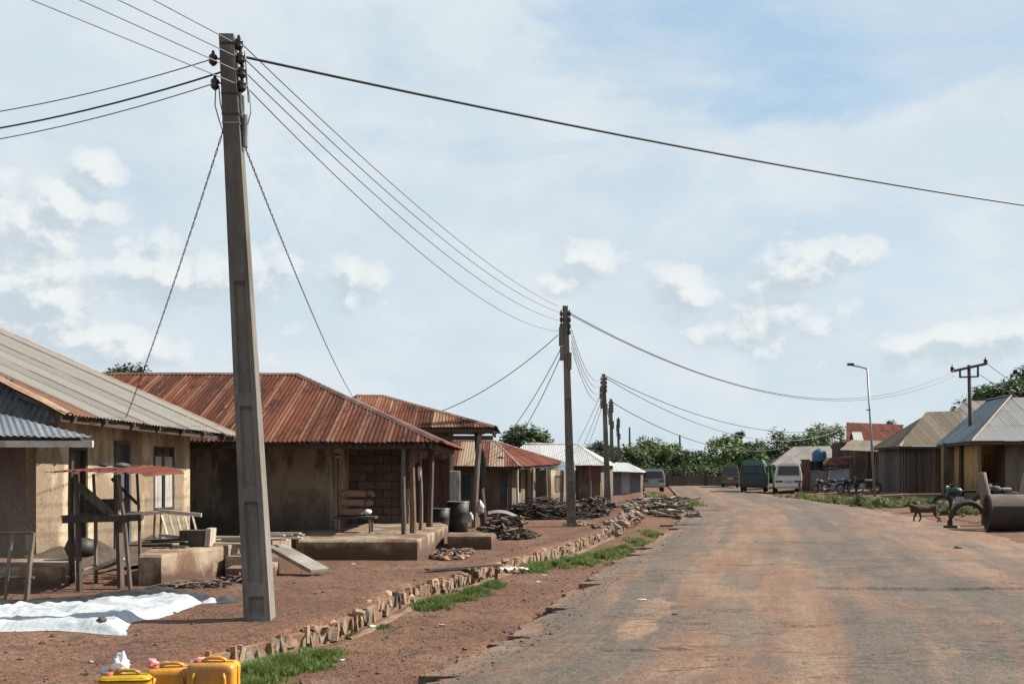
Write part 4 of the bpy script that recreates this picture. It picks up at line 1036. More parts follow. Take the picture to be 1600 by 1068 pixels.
for nm, y0, lb, r, m in (('e', 186, 'upper thin wire from the big pole to the left frame edge', .0065, 'wire'), (None, 212, 'thick dark wire from the big pole to the left frame edge', .011, 'cable'), ('f', 229, 'lower thin wire from the big pole to the left frame edge', .0065, 'wire')):
    a = PI1[nm] if nm else P(345, 113, Y1-.05); q = P(0, y0, Y1+.9); d = q-a; e = a+d*3; e.z += 1.4
    wire(lb, a, e, .42, r, m)
a = P(385, 90, Y1-.05); q = P(1600, 327, 17.5); e = a+(q-a)*2.0; e.z += .9
wire('thick black cable crossing the sky from the big pole to the right frame edge', a, e, .38, .016, 'cable', twist=False)
for i, (nm, dy, lb) in enumerate((('a', 478, 'topmost'), ('b', 487, 'second'), ('c', 500, 'third'), ('d', 517, 'lowest'))):
    wire(f'{lb} of the four sagging wires between the two nearest poles', PI1[nm]+Vector((.03, 0, 0)), P(872, dy, t2.y), [.35, .42, .48, .62][i], .0075)
wire('twisted service cable from the big pole down to the cream house roof', P(349, 203, Y1), P(197, 652, 18.6), .10, .010, 'cable', 'service_cable', twist=True)
wire('twisted service cable from the big pole down to the house behind', P(383, 230, Y1), P(551, 619, 35.3), .22, .011, 'cable', 'service_cable', twist=True)
for lb, p, q in (('upper service cable from the second pole down to the porch house', (872, 523), (690, 642, 34.5)), ('middle service cable from the second pole down to the striped roof', (876, 545), (783, 690, 42.5)), ('lower service cable from the second pole down to the striped roof', (878, 552), (800, 697, 43))):
    wire(lb, P(p[0], p[1], t2.y), P(*q), .25, .014, 'cable', 'service_cable')
for lb, dy, s_ in (('upper of the two long cables from the second pole to the crossarm pole', 0, 2.1), ('lower of the two long cables from the second pole to the crossarm pole', 8, 2.0)):
    wire(lb, P(889, 488+dy*.3, t2.y), P(1491, 579+dy, 54.8), s_, .014, 'cable')
for i in range(4): wire(f'{["topmost","second","third","lowest"][i]} of the four faint wires between the second and third poles', P(893, 515+9*i, t2.y), P(940, 590+11*i, t3.y), .7, .011)
wire('cable from the third pole sagging right to the red roof', P(946, 587, t3.y), P(1322, 668, 76), 1.3, .022, 'cable')
wire('lower cable from the third pole sagging right towards the trees', P(946, 590, t3.y), P(1310, 672, 90), 1.9, .022, 'wire')
wire('cable from the fourth pole sagging right over the trees', P(956, 628, t4.y), P(1250, 692, 110), 1.9, .028, 'cable')
for i, (x0, x1, y1_) in enumerate(((940, 903, 690), (942, 912, 694), (944, 918, 698))):
    wire(f'{["left","middle","right"][i]} faint service cable from the third pole to the white roof', P(x0, 612+6*i, t3.y), P(x1, y1_, 60.5), .1, .014, 'wire', 'service_cable')
for i in range(2): wire(f'{["upper","lower"][i]} wire leaving the crossarm pole to the right', P(1540 if i == 0 else 1526, 566 if i == 0 else 582, 54.8), P(1640, 628 if i == 0 else 640, 75), .2, .016, 'cable')
# ------------------------------------------------------------------ house 2: the big rusty hip roof with a raised porch
h2 = thing('rusty_roof_house', 'smoke stained mud house under the large rusty red hipped roof, centre left', 'house', (-5, 24.6, .03))
XL2 = -13.5; yw = 24.6; yb2 = 27.6; xc = X(515, yw); fl2 = .44
wall(h2, (XL2, yw), (xc, yw), -.3, 3.0, M['mud'], .22)
wall(h2, (xc, yw+.223), (xc, yb2-.01), -.3, 3.0, M['mud'], .2, [(.5, 1.35, fl2, 2.3)], name='side_wall')
panel(h2, 'door', (xc, yw+.223), (xc, yb2), .52, 1.33, fl2, 2.23, M['wood'], inset=.08, n=4)
frame(h2, (xc, yw+.223), (xc, yb2), .5, 1.35, fl2, 2.25, M['palewood'], .06, .03, 'door_frame', False)
# back wall of the porch, laid in blocks
xb0, xb1 = xc, X(640, yb2); bh, bw = .23, .46
blk = MB().box((0, 0, 0), (bw-.02, .16, bh-.02), None, 1, .004).build('block', M['block'], h2, local=True, bevel=.006)
first = True
for r_ in range(10):
    z = fl2+bh*(r_+.5); x = xb0+(.0 if r_ % 2 else -bw/2)
    while x < xb1-.05:
        a, b_ = max(x, xb0), min(x+bw, xb1)
        if b_-a > .06:
            loc = Vector(((a+b_)/2, yb2+R(-.006, .006), z))-h2.location; sc = ((b_-a)/bw, 1, 1)
            if first: blk.location = loc; blk.scale = sc; first = False
            else: inst(blk, 'block', h2, loc, None, sc)
        x += bw
MB().box(((xb0+xb1)/2, yb2+.07, fl2+bh*5), (xb1-xb0-.01, .12, bh*10-.01)).build('block_mortar', M['mortar'], h2)
MB().box((-7.5, 31.2, 1.4), (9, .2, 2.6)).build('rear_wall', M['mud'], h2)
ey, eh = 22.6, H(692, 22.6); rY = 27.2; rH = H(586, 27.2)
cR = Vector((X(690, ey), ey, eh)); cB = Vector((X(690, ey)+.05, 31.8, eh)); rE = Vector((X(465, rY), rY, rH)); rL = Vector((XL2-.4, rY, rH+.02)); cL = Vector((XL2-.4, ey, eh+.05)); cBL = Vector((XL2-.4, 31.8, eh))
roof(h2, [cL, cR, rE, rL], M['rusty'], sw=.64, rl=6, ragged=.05, wave=.105, amp=.016)
roof(h2, [cR, cB, rE], M['rusty'], sw=.64, rl=2.4, ragged=.04, wave=.105)
roof(h2, [cB, cBL, rL, rE], M['rusty'], sw=.64, rl=2.4, wave=.105)
capstrip(h2, cR, rE, M['cap'], .22, .04); capstrip(h2, rE, rL, M['cap'], .24, .05); capstrip(h2, cB, rE, M['cap'], .22, .04)
MB().box(((cL.x+cR.x)/2+.1, ey+.22, eh-.06), (cR.x-cL.x-.5, .06, .12)).build('eave_beam', M['darkwood'], h2)
MB().box((cR.x-.25, 27.1, eh-.06), (.06, 8.8, .12)).build('eave_beam', M['darkwood'], h2)
for i in range(10):
    x = lerp(xc-.5, cR.x-.4, i/9); q = min(2.0, max(.3, (cR.x-x)*.8)); MB().beam((x, ey+.08, eh-.05), (x, ey+.08+q, eh-.07+(rH-eh)/(rY-ey)*q), .05, .07).build('rafter', M['darkwood'], h2)
for px, Y, w, m in ((630, 22.85, .11, 'wood'), (644, 23.3, .14, 'cloth'), (657, 24.6, .095, 'wood'), (672, 25.8, .16, 'darkwood')):
    post(h2, (X(px, Y), Y), fl2-.03 if px < 660 else 0, eh+.02, M[m], w, (R(-.03, .03), 0))
MB().box((X(632, 27.4), 27.4, 1.4), (.14, .06, 1.95)).build('corner_post', M['darkwood'], h2)
slabthing('porch_slab', 'raised cement porch slab with a dark front under the big rusty roof', [(X(466, 21.1), 21.1), (X(652, 21.1), 21.1), (X(700, 26.6), 26.6), (X(690, 27.9), 27.9), (X(545, 27.9), 27.9), (X(450, 24.55), 24.55)], .1, .455, 'slab', jag=.012)
slabthing('porch_slab', 'smaller slanting slab with a rounded end right of the raised porch', [(X(699, 24.1), 24.1), (X(768, 24.0), 24.0), (X(776, 24.6), 24.6), (X(772, 25.4), 25.4), (X(702, 25.8), 25.8)], .1, .33, 'slab', jag=.02)
# bundles on a bench
tb2 = thing('bench', 'rough low bench under the stacked brown bundles on the porch', 'bench', (X(557, 23.6), 23.6, fl2))
MB().box((X(556, 23.6), 23.6, .80), (.95, .5, .05)).build('seat', M['darkwood'], tb2)
for q in (-.35, .35):
    for k in (-.2, .2): MB().beam((X(556, 23.6)+q, 23.6+k, fl2-.02), (X(556, 23.6)+q, 23.6+k, .78), .05).build('leg', M['wood'], tb2)
for i, (z, w, dx, lb) in enumerate(((.825, .78, -.02, 'lowest'), (1.035, .82, -.01, 'middle'), (1.245, .9, .01, 'top'))):
    t = thing('stuffed_sack', f'{lb} brown rolled bundle of the stack on the porch bench', 'bundle', (X(556, 23.6)+dx, 23.6, z))
    b = MB(); n = 16; m = 8
    for j in range(m+1):
        s = j/m; e = 1-.25*abs(2*s-1)**5
        for k in range(n):
            a = 2*math.pi*k/n; cx, sz = math.cos(a), math.sin(a); f_ = .45
            b.v.append(t.location+Vector(((s-.5)*w*.72-.08, math.copysign(abs(cx)**f_, cx)*.22*e+.01*R(-1, 1), .1+math.copysign(abs(sz)**f_, sz)*.088*e)))
    for j in range(m):
        for k in range(n): b.f.append((j*n+k, j*n+(k+1) % n, (j+1)*n+(k+1) % n, (j+1)*n+k))
    b.f.append(tuple(reversed(range(n)))); b.f.append(tuple(m*n+k for k in range(n)))
    b.build('body', M['cloth'], t, smooth=True)
    bagp = MB(); bagp.rock(t.location+Vector((w*.36, 0, .1)), .13, (1, 1.1, .62)); bagp.build('end_fold', M['whitecloth'] if i < 1 else M['cloth'], t, smooth=True)
t = thing('hanging_cloth', 'dark cloth with a pale fold hanging from the porch post', 'cloth', (X(652, 24.4), 24.4, 1.5))
for dx, w, m, z0, z1 in ((0, .16, 'darkcloth', H(765, 24.4), H(722, 24.4)), (.07, .06, 'whitecloth', H(750, 24.4), H(728, 24.4))):
    b = MB(); n = 10
    for i in range(n+1):
        zz = lerp(z1, z0, i/n)
        for j in range(5): q = j/4-.5; b.v.append(Vector((X(651, 24.4)+dx+q*w*(1+.3*math.sin(i*.5)), 24.38-.03*abs(math.sin(j*2+i*.3))-dx*.3, zz)))
    for i in range(n):
        for j in range(4): b.f.append((i*5+j, i*5+j+1, i*5+j+6, i*5+j+5))
    b.build('fold', M[m], t, smooth=True)
MB_ = MB
for lb, px, Y, r, h in (('left, smaller of the two dark metal drums behind the slab', 688, 29.6, .27, .74), ('right, larger of the two dark metal drums behind the slab', 716, 30.2, .32, .92)):
    t = thing('drum', lb, 'drum', (X(px, Y), Y, .03), 0, 'dark metal drums')
    b = MB(); b.lathe((X(px, Y), Y, .03), [(r*.86, 0), (r*.9, h*.3), (r*.94, h*.33), (r*.93, h*.36), (r*.97, h*.64), (r*1.0, h*.66), (r*.98, h*.69), (r*1.02, h), (r*.95, h), (r*.93, h-.04)], 20); b.build('body', M['darksteel'], t, smooth=True)
    MB().tube([(X(px, Y)+r*1.02*math.cos(a), Y+r*1.02*math.sin(a), h+.03) for a in [2*math.pi*k/20 for k in range(21)]], .012, 5).build('rim', M['steel'], t)

# ------------------------------------------------------------------ house 3: tall porch roof behind
h3 = thing('porch_house', 'brown rusted hip roofed house with a high open porch on crooked posts', 'house', (-3, 33, .04))
yy, hh = 32.3, H(668, 32.3)
a = Vector((X(555, 32.3)-2.4, yy, hh)); b_ = Vector((X(775, yy), yy, hh)); kx = 3.4
r_e = P(598, 619, 35.1); r_l = P(556, 619, 35.1); bb = Vector((b_.x+.1, 37.9, hh)); ab = Vector((a.x, 37.9, hh))
roof(h3, [a, b_, r_e, r_l], [M['rusty2'], M['rusty'], M['rusty']], sw=.66, rl=1.7, ragged=.03)
roof(h3, [b_, bb, r_e], M['rusty'], sw=.66, rl=2)
roof(h3, [bb, ab, r_l, r_e], M['rusty'], sw=.66, rl=2)
capstrip(h3, b_, r_e, M['cap'], .24, .05); capstrip(h3, r_e, r_l, M['cap'], .24, .05)
MB().box(((a.x+b_.x)/2, yy+.12, hh-.07), (b_.x-a.x-.3, .08, .13)).build('eave_beam', M['darkwood'], h3)
MB().box((b_.x-.12, 35.1, hh-.07), (.08, 5.4, .13)).build('eave_beam', M['darkwood'], h3)
for i in range(9): MB().box((lerp(a.x+.6, b_.x-.5, (i+.5)/9), 35.1, hh-.02+.004*(i % 2)), ((b_.x-a.x-1.1)/9-.01, 5.2, .02)).build('ceiling_board', M['darkwood'], h3)
MB().box((b_.x-1.6, 32.8, hh-.3), (3.0, .1, .14)).build('beam', M['wood'], h3)
post(h3, (X(741, 32.6), 32.6), -.05, hh-.1, M['wood'], .19, (.18, 0), n=7); post(h3, (X(756, 33.1), 33.1), -.05, hh-.1, M['darkwood'], .22, (-.2, 0), n=7)
MB().beam((X(751, 33), 33, 1.75), (X(744, 32.9), 32.9, hh-.1), .1, .1, n=6).build('brace', M['darkwood'], h3)
wall(h3, (-9, 36.0), (-2.2, 36.0), -.3, 3.75, M['mud'], .2)
wall(h3, (-2.2, 36.203), (-2.15, 37.6), -.3, 3.2, M['mud'], .2, name='side_wall')
t = thing('hanging_cloth', 'dark jacket hanging on the thick crooked post of the high porch', 'cloth', (X(754, 32.8), 32.8, 1.9))
b = MB(); b.lathe((X(753, 32.95), 32.95, 1.3), [(.05, 0), (.10, .1), (.12, .4), (.13, .8), (.08, 1.1), (.03, 1.25)], 9); b.build('cloth', M['darkcloth'], t, smooth=True)
# plank screen
ps = thing('plank_fence', 'reddish brown plank screen between the drums and the raised porch', 'fence', (X(675, 31.0), 31.0, .03))
planks(ps, (X(652, 31.0), 31.0), (X(703, 31.0), 31.0), -.05, H(716, 31.0), [mk('reddish_plank', (.075, .04, .03), (.15, .085, .06), 3, .9, .5, stretch=(6, 6, 1))], .15)
sf2 = thing('sheet_fence', 'narrow upright pale corrugated sheet next to the reddish plank screen', 'fence', (X(708, 31.5), 31.5, .03))
b = MB()
for i in range(33):
    x = lerp(X(701, 31.5), X(719, 31.5), i/32); y_ = 31.5+.02*math.sin(i*1.57)
    for zz in (-.05, H(735, 31.5)): b.v.append(Vector((x, y_, zz)))
for i in range(32): b.f.append((2*i, 2*i+2, 2*i+3, 2*i+1))
b.build('sheet', M['fascia'], sf2, smooth=True); MB().box((X(710, 31.5), 31.56, H(762, 31.5)), (.35, .04, 1.0)).build('batten', M['wood'], sf2)

# ------------------------------------------------------------------ house 4: striped roof
h4 = thing('striped_roof_house', 'low olive house whose rusty roof has alternate cream and red sheets', 'house', (-1, 40, .05))
yy = 38.6; e_l = P(640, 728, yy); e_r = P(812, 729, yy); tpR = P(774, 690, 42.4); tpL = P(655, 688, 42.4)
e_b = Vector((X(887, 51), 51, H(724, 51)))
roof(h4, [e_l, e_r, tpR, tpL], (M['redroof'], sheetmat('cream_roof_iron', (.29, .20, .135), (.36, .27, .19), (.26, .13, .08), (.18, .07, .045), .35, .8)), sw=.62, rl=5, ragged=.03)
roof(h4, [e_r, e_b, tpR], M['redroof'], sw=.7, rl=3, ragged=.03)
capstrip(h4, e_r, tpR, M['caplight'], .16, .04); capstrip(h4, tpR, e_b, M['cap'], .16, .04); capstrip(h4, tpR, tpL, M['cap'], .2, .04)
yw4 = 39.5
pw0, pw1 = (X(700, yw4), yw4), (X(800, yw4), yw4)
so = [on(pw0, pw1, q)[0] for q in (722, 737, 781, 793)]
wall(h4, pw0, pw1, -.3, e_r.z+.12, M['olive'], .2, [(so[0], so[1], H(778, yw4), H(742, yw4)), (so[2], so[3], .05, H(737, yw4))])
panel(h4, 'shutter', pw0, pw1, so[0], so[1], H(778, yw4), H(742, yw4), mk('dark_teal_paint', (.02, .055, .07), (.03, .08, .10), 4, .7, .2), n=1)
panel(h4, 'door', pw0, pw1, so[2], so[3], .05, H(737, yw4), M['bluedoor'], inset=.12)
ws0 = (X(800, yw4)-.35, yw4+.203); ws1 = (ws0[0]+U1.x*10.5-.6, ws0[1]+U1.y*10.5)
wall(h4, ws0, ws1, -.3, 2.4, M['olive'], .2, [(1.2, 2.1, .2, 1.9), (4.2, 5.2, .9, 1.8), (6.5, 7.4, .2, 1.9)], name='side_wall')
for a, b2 in ((1.2, 2.1), (4.2, 5.2), (6.5, 7.4)): panel(h4, 'door', ws0, ws1, a, b2, .2 if a != 4.2 else .9, 1.9 if a != 4.2 else 1.8, M['darkwood'], inset=.12)
for t_, w in ((.25, .1), (3.4, .11), (7.0, .1), (12.0, .1)):
    q = e_r+(e_b-e_r)*(t_/12.8); post(h4, (q.x-.12, q.y), 0, q.z, M['palewood'] if t_ == .25 else M['wood'], w)
MB().beam(e_r+Vector((-.1, .05, -.05)), e_b+Vector((-.1, 0, -.05)), .05, .1).build('eave_beam', M['darkwood'], h4)
MB().beam(e_l+Vector((0, .12, -.05)), e_r+Vector((-.1, .12, -.05)), .05, .1).build('eave_beam', M['darkwood'], h4)
# grey awning and the small cream wall past it
aw = thing('awning', 'small pale grey iron awning between the striped roof and the second pole', 'awning', (X(868, 48), 48, .1))
roof(aw, [P(842, 735, 47), P(900, 735, 47), P(898, 722, 49.4), P(858, 722, 49.4)], M['bluezinc'], sw=.8, ragged=.02)
for px in (848, 897): post(aw, (X(px, 47.2), 47.2), .05, H(735, 47.2), M['wood'], .08)
cw = thing('cream_wall_house', 'small cream walled hut with a barred window just left of the second pole', 'house', (X(872, 51.5), 51.5, .1))
q0, q1 = (X(861, 51.2), 51.2), (X(887, 52.6), 52.6); s_a, s_b = on(q0, q1, 867)[0], on(q0, q1, 881)[0]
wall(cw, q0, q1, 0, 2.1, M['cream'], .2, [(s_a, s_b, H(768, 51.8), H(742, 51.8))])
panel(cw, 'shutter', q0, q1, s_a, s_b, H(768, 51.8), H(742, 51.8), M['wood'], n=2, inset=.04)
frame(cw, q0, q1, s_a, s_b, H(768, 51.8), H(742, 51.8), M['darkwood'], .06, .02, 'window_frame')
wall(cw, (q1[0]-.02, q1[1]+.22), (q1[0]-.3, q1[1]+3), 0, 2.1, M['olive'], .2, name='side_wall')

# ------------------------------------------------------------------ house 5, 6: pale roofs
h5 = thing('white_roof_house', 'house with a wide whitish iron roof crossing behind the second pole', 'house', (X(900, 58), 58, .2))
c1, c2 = P(770, 728, 56), P(948, 727, 56); ra, rb_ = P(820, 693, 60.5), P(902, 694, 60.5); c3 = Vector((X(966, 64.5), 64.5, c2.z))
roof(h5, [c1, c2, rb_, ra], M['white_iron'], sw=.9, rl=5, ragged=.02)
roof(h5, [c2, c3, rb_], M['white_iron'], sw=.9, rl=5, ragged=.02)
capstrip(h5, c2, rb_, M['fascia'], .25, .04); capstrip(h5, rb_, ra, M['fascia'], .25, .04)
wall(h5, (X(800, 57), 57), (X(938, 57), 57), 0, c2.z+.25, M['olive'], .2, [(2.9, 3.7, .2, 1.9)])
wall(h5, (X(938, 57), 57.203), (X(938, 57)+1.3, 63), 0, c2.z+.2, M['olive'], .2, name='side_wall')
panel(h5, 'door', (X(800, 57), 57), (X(938, 57), 57), 2.9, 3.7, .2, 1.9, M['darkwood'])
for px in (898, 922, 945): post(h5, (X(px, 56.1), 56.1), .25, c2.z, M['wood'], .1)
panel(h5, 'hanging_cloth', (X(800, 56.3), 56.3), (X(948, 56.3), 56.3), 4.0, 4.9, 1.2, 2.1, M['maroon'], depth=.03)
h6 = thing('small_white_roof_house', 'small bluish grey house with a whitish hip roof left of the parked grey car', 'house', (X(978, 66), 66, .3))
c1, c2 = P(946, 736, 67), P(1004, 738, 67); rr = P(980, 723, 70); r2 = P(962, 722, 70); c3 = Vector((X(1010, 74), 74, c2.z)); 
roof(h6, [c1, c2, rr, r2], M['white_iron'], sw=.9, rl=5, ragged=.01); roof(h6, [c2, c3, rr], M['white_iron'], sw=.9, rl=5, ragged=.01)
wall(h6, (X(940, 68), 68), (X(1001, 68), 68), 0, c2.z+.2, mk('blue_grey_paint', (.10, .11, .14), (.15, .165, .20), 2, .9, .3), .2, [(1.3, 1.9, .3, 1.8)])
wall(h6, (X(1001, 68), 68.203), (X(1001, 68)+.8, 73), 0, c2.z+.2, M['olive'], .2, name='side_wall')
panel(h6, 'door', (X(940, 68), 68), (X(1001, 68), 68), 1.3, 1.9, .3, 1.8, M['shutter'])
bw_ = thing('boundary_wall', 'long brown mud wall closing the far end of the street', 'wall', (X(1095, 96), 96, .3))
wall(bw_, (X(1036, 95), 95), (X(1172, 97), 97), 0, H(743, 96), plaster('far_mud_wall', (.07, .05, .04), (.10, .075, .06), (.07, .055, .045), (.10, .07, .05), .6, .8), .3)
for px in (1045, 1065, 1100, 1128, 1150): MB().box((X(px, 95.7), 94.95, .3+.75), (.35, .2, 1.5)).build('pillar', M['fire'], bw_)

# ------------------------------------------------------------------ right side houses
U2 = Vector((.19, .98, 0)).normalized()
hr1 = thing('grey_roof_house', 'house with the large blue and pale grey iron roof at the right edge', 'house', (24, 51, .5))
cA = P(1518, 689, 50); cF = Vector((X(1462, 58), 58, cA.z)); cC = Vector((cA.x+10, 49.4, cA.z+.02)); pk = P(1580, 618, 54.5); pk2 = Vector((pk.x+1, 59.5, pk.z+.1)); pr = Vector((pk.x+10, 54.2, pk.z))
roof(hr1, [cA, cC, pr, pk], M['bluezinc'] if False else [sheetmat('pale_grey_roof_iron', (.34, .34, .33), (.28, .28, .28), (.40, .40, .39), (.22, .17, .13), .15, .9, .5, .2)], sw=.75, rl=2.6, ragged=.03)
roof(hr1, [cF, cA, pk, pk2], M['bluezinc'], sw=.8, rl=3, ragged=.03)
capstrip(hr1, cA, pk, M['brownroof'] if False else M['cap'], .10, .04); capstrip(hr1, pk, pk2, M['bluedoor'], .3, .05)
zz = .5
sA = (X(1526, 51), 51); sB = (sA[0]+U2.x*8, sA[1]+U2.y*8)
wall(hr1, sB, sA, 0, cA.z+.1, M['yellowwall'], .2, name='side_wall')
for px, w in ((1484, .22), (1505, .22)):
    s_, yq = on(sA, sB, px); post(hr1, (sA[0]+U2.x*s_-.12, yq), zz, cA.z, M['darkwood'], .26)
w0_, w1_ = (X(1571, 50.9), 50.9), (X(1571, 50.9)+8, 50.3); w2_ = (w0_[0]+.75, 55.6)
wall(hr1, w0_, w1_, 0, H(691, 50.9), M['olive'], .2)
wall(hr1, w2_, (w0_[0]+.03, w0_[1]+.21), 0, H(691, 50.9), M['olive'], .2, [(1.2, 2.3, zz, 2.7)], name='side_wall')
panel(hr1, 'door', w2_, w0_, 1.2, 2.3, zz, 2.7, M['darkwood'], n=3)
wall(hr1, (sA[0]+.4, 55.8), (sA[0]+4, 55.8), 0, cA.z+.1, M['olive'], .2, name='recess_wall')
post(hr1, (X(1531, 50.3), 50.3), zz, cA.z, M['wood'], .16); MB().beam((cA.x+.1, 50.15, cA.z-.08), (cA.x+8, 49.7, cA.z-.08), .08, .14).build('eave_beam', M['darkwood'], hr1)
MB().beam((cA.x+.12, 50.2, cA.z-.07), (cF.x+.1, 58, cF.z-.07), .08, .14).build('eave_beam', M['darkwood'], hr1)

hr2 = thing('plank_wall_house', 'dark plank walled house under a grey brown hipped iron roof', 'house', (23, 62, .5))
eA = Vector((X(1405, 60), 60, H(697, 60))); eB = Vector((X(1478, 60.4), 60.4, H(697, 60))); eL = Vector((X(1362, 66.5), 66.5, H(700, 66.5)))
pA = P(1444, 650, 64); pB = P(1500, 642, 64.5); eC = Vector((X(1520, 61), 61, eA.z))
roof(hr2, [eA, eC, pB, pA], M['brownroof'], sw=.78, rl=5, ragged=.03, skew=0)
roof(hr2, [eL, eA, pA], M['brownroof'], sw=.78, rl=5, ragged=.03)
capstrip(hr2, eA, pA, M['caplight'], .2, .04); capstrip(hr2, pA, pB, M['cap'], .22, .05)
# rear raised roof piece seen beyond the ridge
roof(hr2, [P(1482, 660, 66), P(1530, 660, 66), P(1540, 626, 70), P(1503, 634, 70)], M['zinc'], sw=.8, rl=5)
zt2 = eA.z-.02; g2 = .48
dkp = [mk('weathered_grey_plank', (.075, .062, .052), (.14, .12, .10), 3, .9, .5, stretch=(6, 6, .8), rnd=.35), M['darkwood']]
planks(hr2, (X(1416, 60.7), 60.7), (X(1466, 60.7), 60.7), g2-.2, zt2, dkp, .17)
planks(hr2, (X(1372, 66.3), 66.3), (X(1415, 60.8), 60.8), g2-.2, zt2+.05, dkp, .22)
MB().box((X(1442, 60.8), 60.78, g2+1.3), (X(1466, 60.7)-X(1416, 60.7)-.2, .04, .1)).build('rail', M['darkwood'], hr2)
MB().box((X(1444, 61.2), 61.1, 1.75), (2.6, .05, 2.9)).build('inner_wall', M['darkwood'], hr2)
MB().beam(eL+Vector((.15, 0, -.06)), eA+Vector((.1, .1, -.06)), .06, .14).build('eave_beam', M['darkwood'], hr2)
MB().beam(eA+Vector((.1, .12, -.06)), eB+Vector((0, .1, -.06)), .06, .14).build('eave_beam', M['darkwood'], hr2)

hr3 = thing('red_roof_house', 'shed with a dark red rusty roof behind the street lamp', 'house', (X(1360, 74), 74, .6))
roof(hr3, [P(1322, 693, 73), P(1404, 697, 73), P(1412, 664, 78), P(1321, 667, 78)], M['redroof'], sw=.85, rl=2.6, ragged=.04)
capstrip(hr3, P(1321, 667, 78), P(1412, 664, 78), M['cap'], .3, .05)
roof(hr3, [P(1334, 690, 72.9), P(1350, 690, 72.9), P(1346, 675, 75.2), P(1331, 675, 75.2)], M['white_iron'], sw=.9, rl=3, name='loose_sheet')
wall(hr3, (X(1316, 77), 77), (X(1400, 74), 74), 0, H(694, 74), M['olive'], .2)
planks(hr3, (X(1310, 73), 73), (X(1368, 71), 71), .4, H(703, 72), dkp, .3)
planks(hr3, (X(1300, 76), 76), (X(1328, 75), 75), .4, H(690, 75), [M['bark'], M['darkwood']], .35)
roof(hr3, [P(1312, 703, 69.5), P(1392, 706, 68), P(1400, 690, 71), P(1330, 694, 72.5)], M['brownroof'], sw=.8, rl=3, name='awning_sheet')

hr4 = thing('beige_roof_house', 'low house with a wide pale beige roof beyond the white van', 'house', (X(1255, 84), 84, .6))
roof(hr4, [P(1205, 726, 82), P(1318, 724, 82), P(1296, 697, 87), P(1240, 698, 87)], M['shutter'] if False else sheetmat('beige_roof_iron', (.36, .33, .30), (.30, .275, .25), (.42, .39, .36), (.25, .2, .17), .12, .9, .6), sw=1.0, rl=3, ragged=.03)
roof(hr4, [P(1198, 727, 90), P(1205, 726, 82), P(1240, 698, 87)], M['brownroof'], sw=1.0, rl=3)
wall(hr4, (X(1208, 83), 83), (X(1316, 83), 83), 0, H(724, 83), M['maroon'], .2)
pl = thing('gate_pillar', 'dark maroon pillar standing right behind the white van', 'pillar', (X(1257, 73), 73, .5)); 
MB().box((X(1258, 73), 73, .4+(H(719, 73)-.4)/2), (.5, .4, H(719, 73)-.4)).build('shaft', M['maroon'], pl, bevel=.02)
MB().box((X(1258, 73), 73, H(719, 73)+.04), (.6, .5, .08)).build('cap', M['maroon'], pl)
tk = thing('water_tank', 'round blue water tank on a dark stand above the metal fence', 'water tank', (X(1279, 76), 76, .5))
MB().lathe((X(1280, 76), 76, H(721, 76)), [(.45, 0), (.52, .1), (.52, .55), (.5, .65), (.46, .75), (.2, .92), (.12, .98)], 16).build('body', M['bluetank'], tk, smooth=True)
for q in (-.35, .35):
    for k in (-.3, .3): MB().beam((X(1280, 76)+q, 76+k, .5), (X(1280, 76)+q, 76+k, H(721, 76)), .1).build('leg', M['darksteel'], tk)
MB().box((X(1272, 76), 76.4, H(730, 76)), (1.4, .1, 1.0)).build('back_board', M['darkcloth'], tk)
mf = thing('metal_fence', 'pale bluish corrugated metal fence behind the parked motorcycles', 'fence', (X(1308, 70), 70, .5))
def fence_sheet(parent, p0, p1, z0, z1, mat, n):
    a = Vector((*p0, 0)); e = Vector((*p1, 0)); nn = (e-a).normalized().cross(Vector((0, 0, 1)))
    for i in range(n):
        b = MB(); m = 24; off = R(-.03, .03); top = z1+R(-.08, .05)
        for k in range(m+1):
            p = a.lerp(e, (i+k/m)/n)+nn*(off+.03*math.sin(k*1.571)); b.v += [p+Vector((0, 0, z0)), p+Vector((0, 0, top))]
        for k in range(m): b.f.append((2*k, 2*k+2, 2*k+3, 2*k+1))
        b.build('sheet', mat, parent, smooth=True)
fence_sheet(mf, (X(1294, 71), 71), (X(1327, 70), 70), .45, H(730, 71), M['fibre'], 3)
MB().beam((X(1293, 71), 71.05, H(733, 71)), (X(1327, 70), 70.1, H(731, 71)), .1).build('rail', M['darkwood'], mf)
mf2 = thing('metal_fence', 'duller greenish grey fence between the maroon pillar and the bluish fence', 'fence', (X(1278, 72), 72, .5))
fence_sheet(mf2, (X(1262, 73), 73), (X(1293, 72), 72), .45, H(734, 72), mk('dull_metal_fence', (.17, .18, .165), (.26, .27, .25), 4, .7, .3), 3)
MB().beam((X(1262, 73), 73.05, H(737, 72)), (X(1293, 72), 72.1, H(737, 72)), .1).build('rail', M['wood'], mf2)
po = thing('awning', 'rusty awning sheet above the bluish metal fence', 'awning', (X(1310, 70), 70, .5))
roof(po, [P(1286, 728, 69.5), P(1332, 724, 69.5), P(1336, 712, 72), P(1290, 716, 72)], M['redroof'], sw=.8, ragged=.05)
for px in (1291, 1329): post(po, (X(px, 69.8), 69.8), .45, H(725, 69.8), M['wood'], .1)

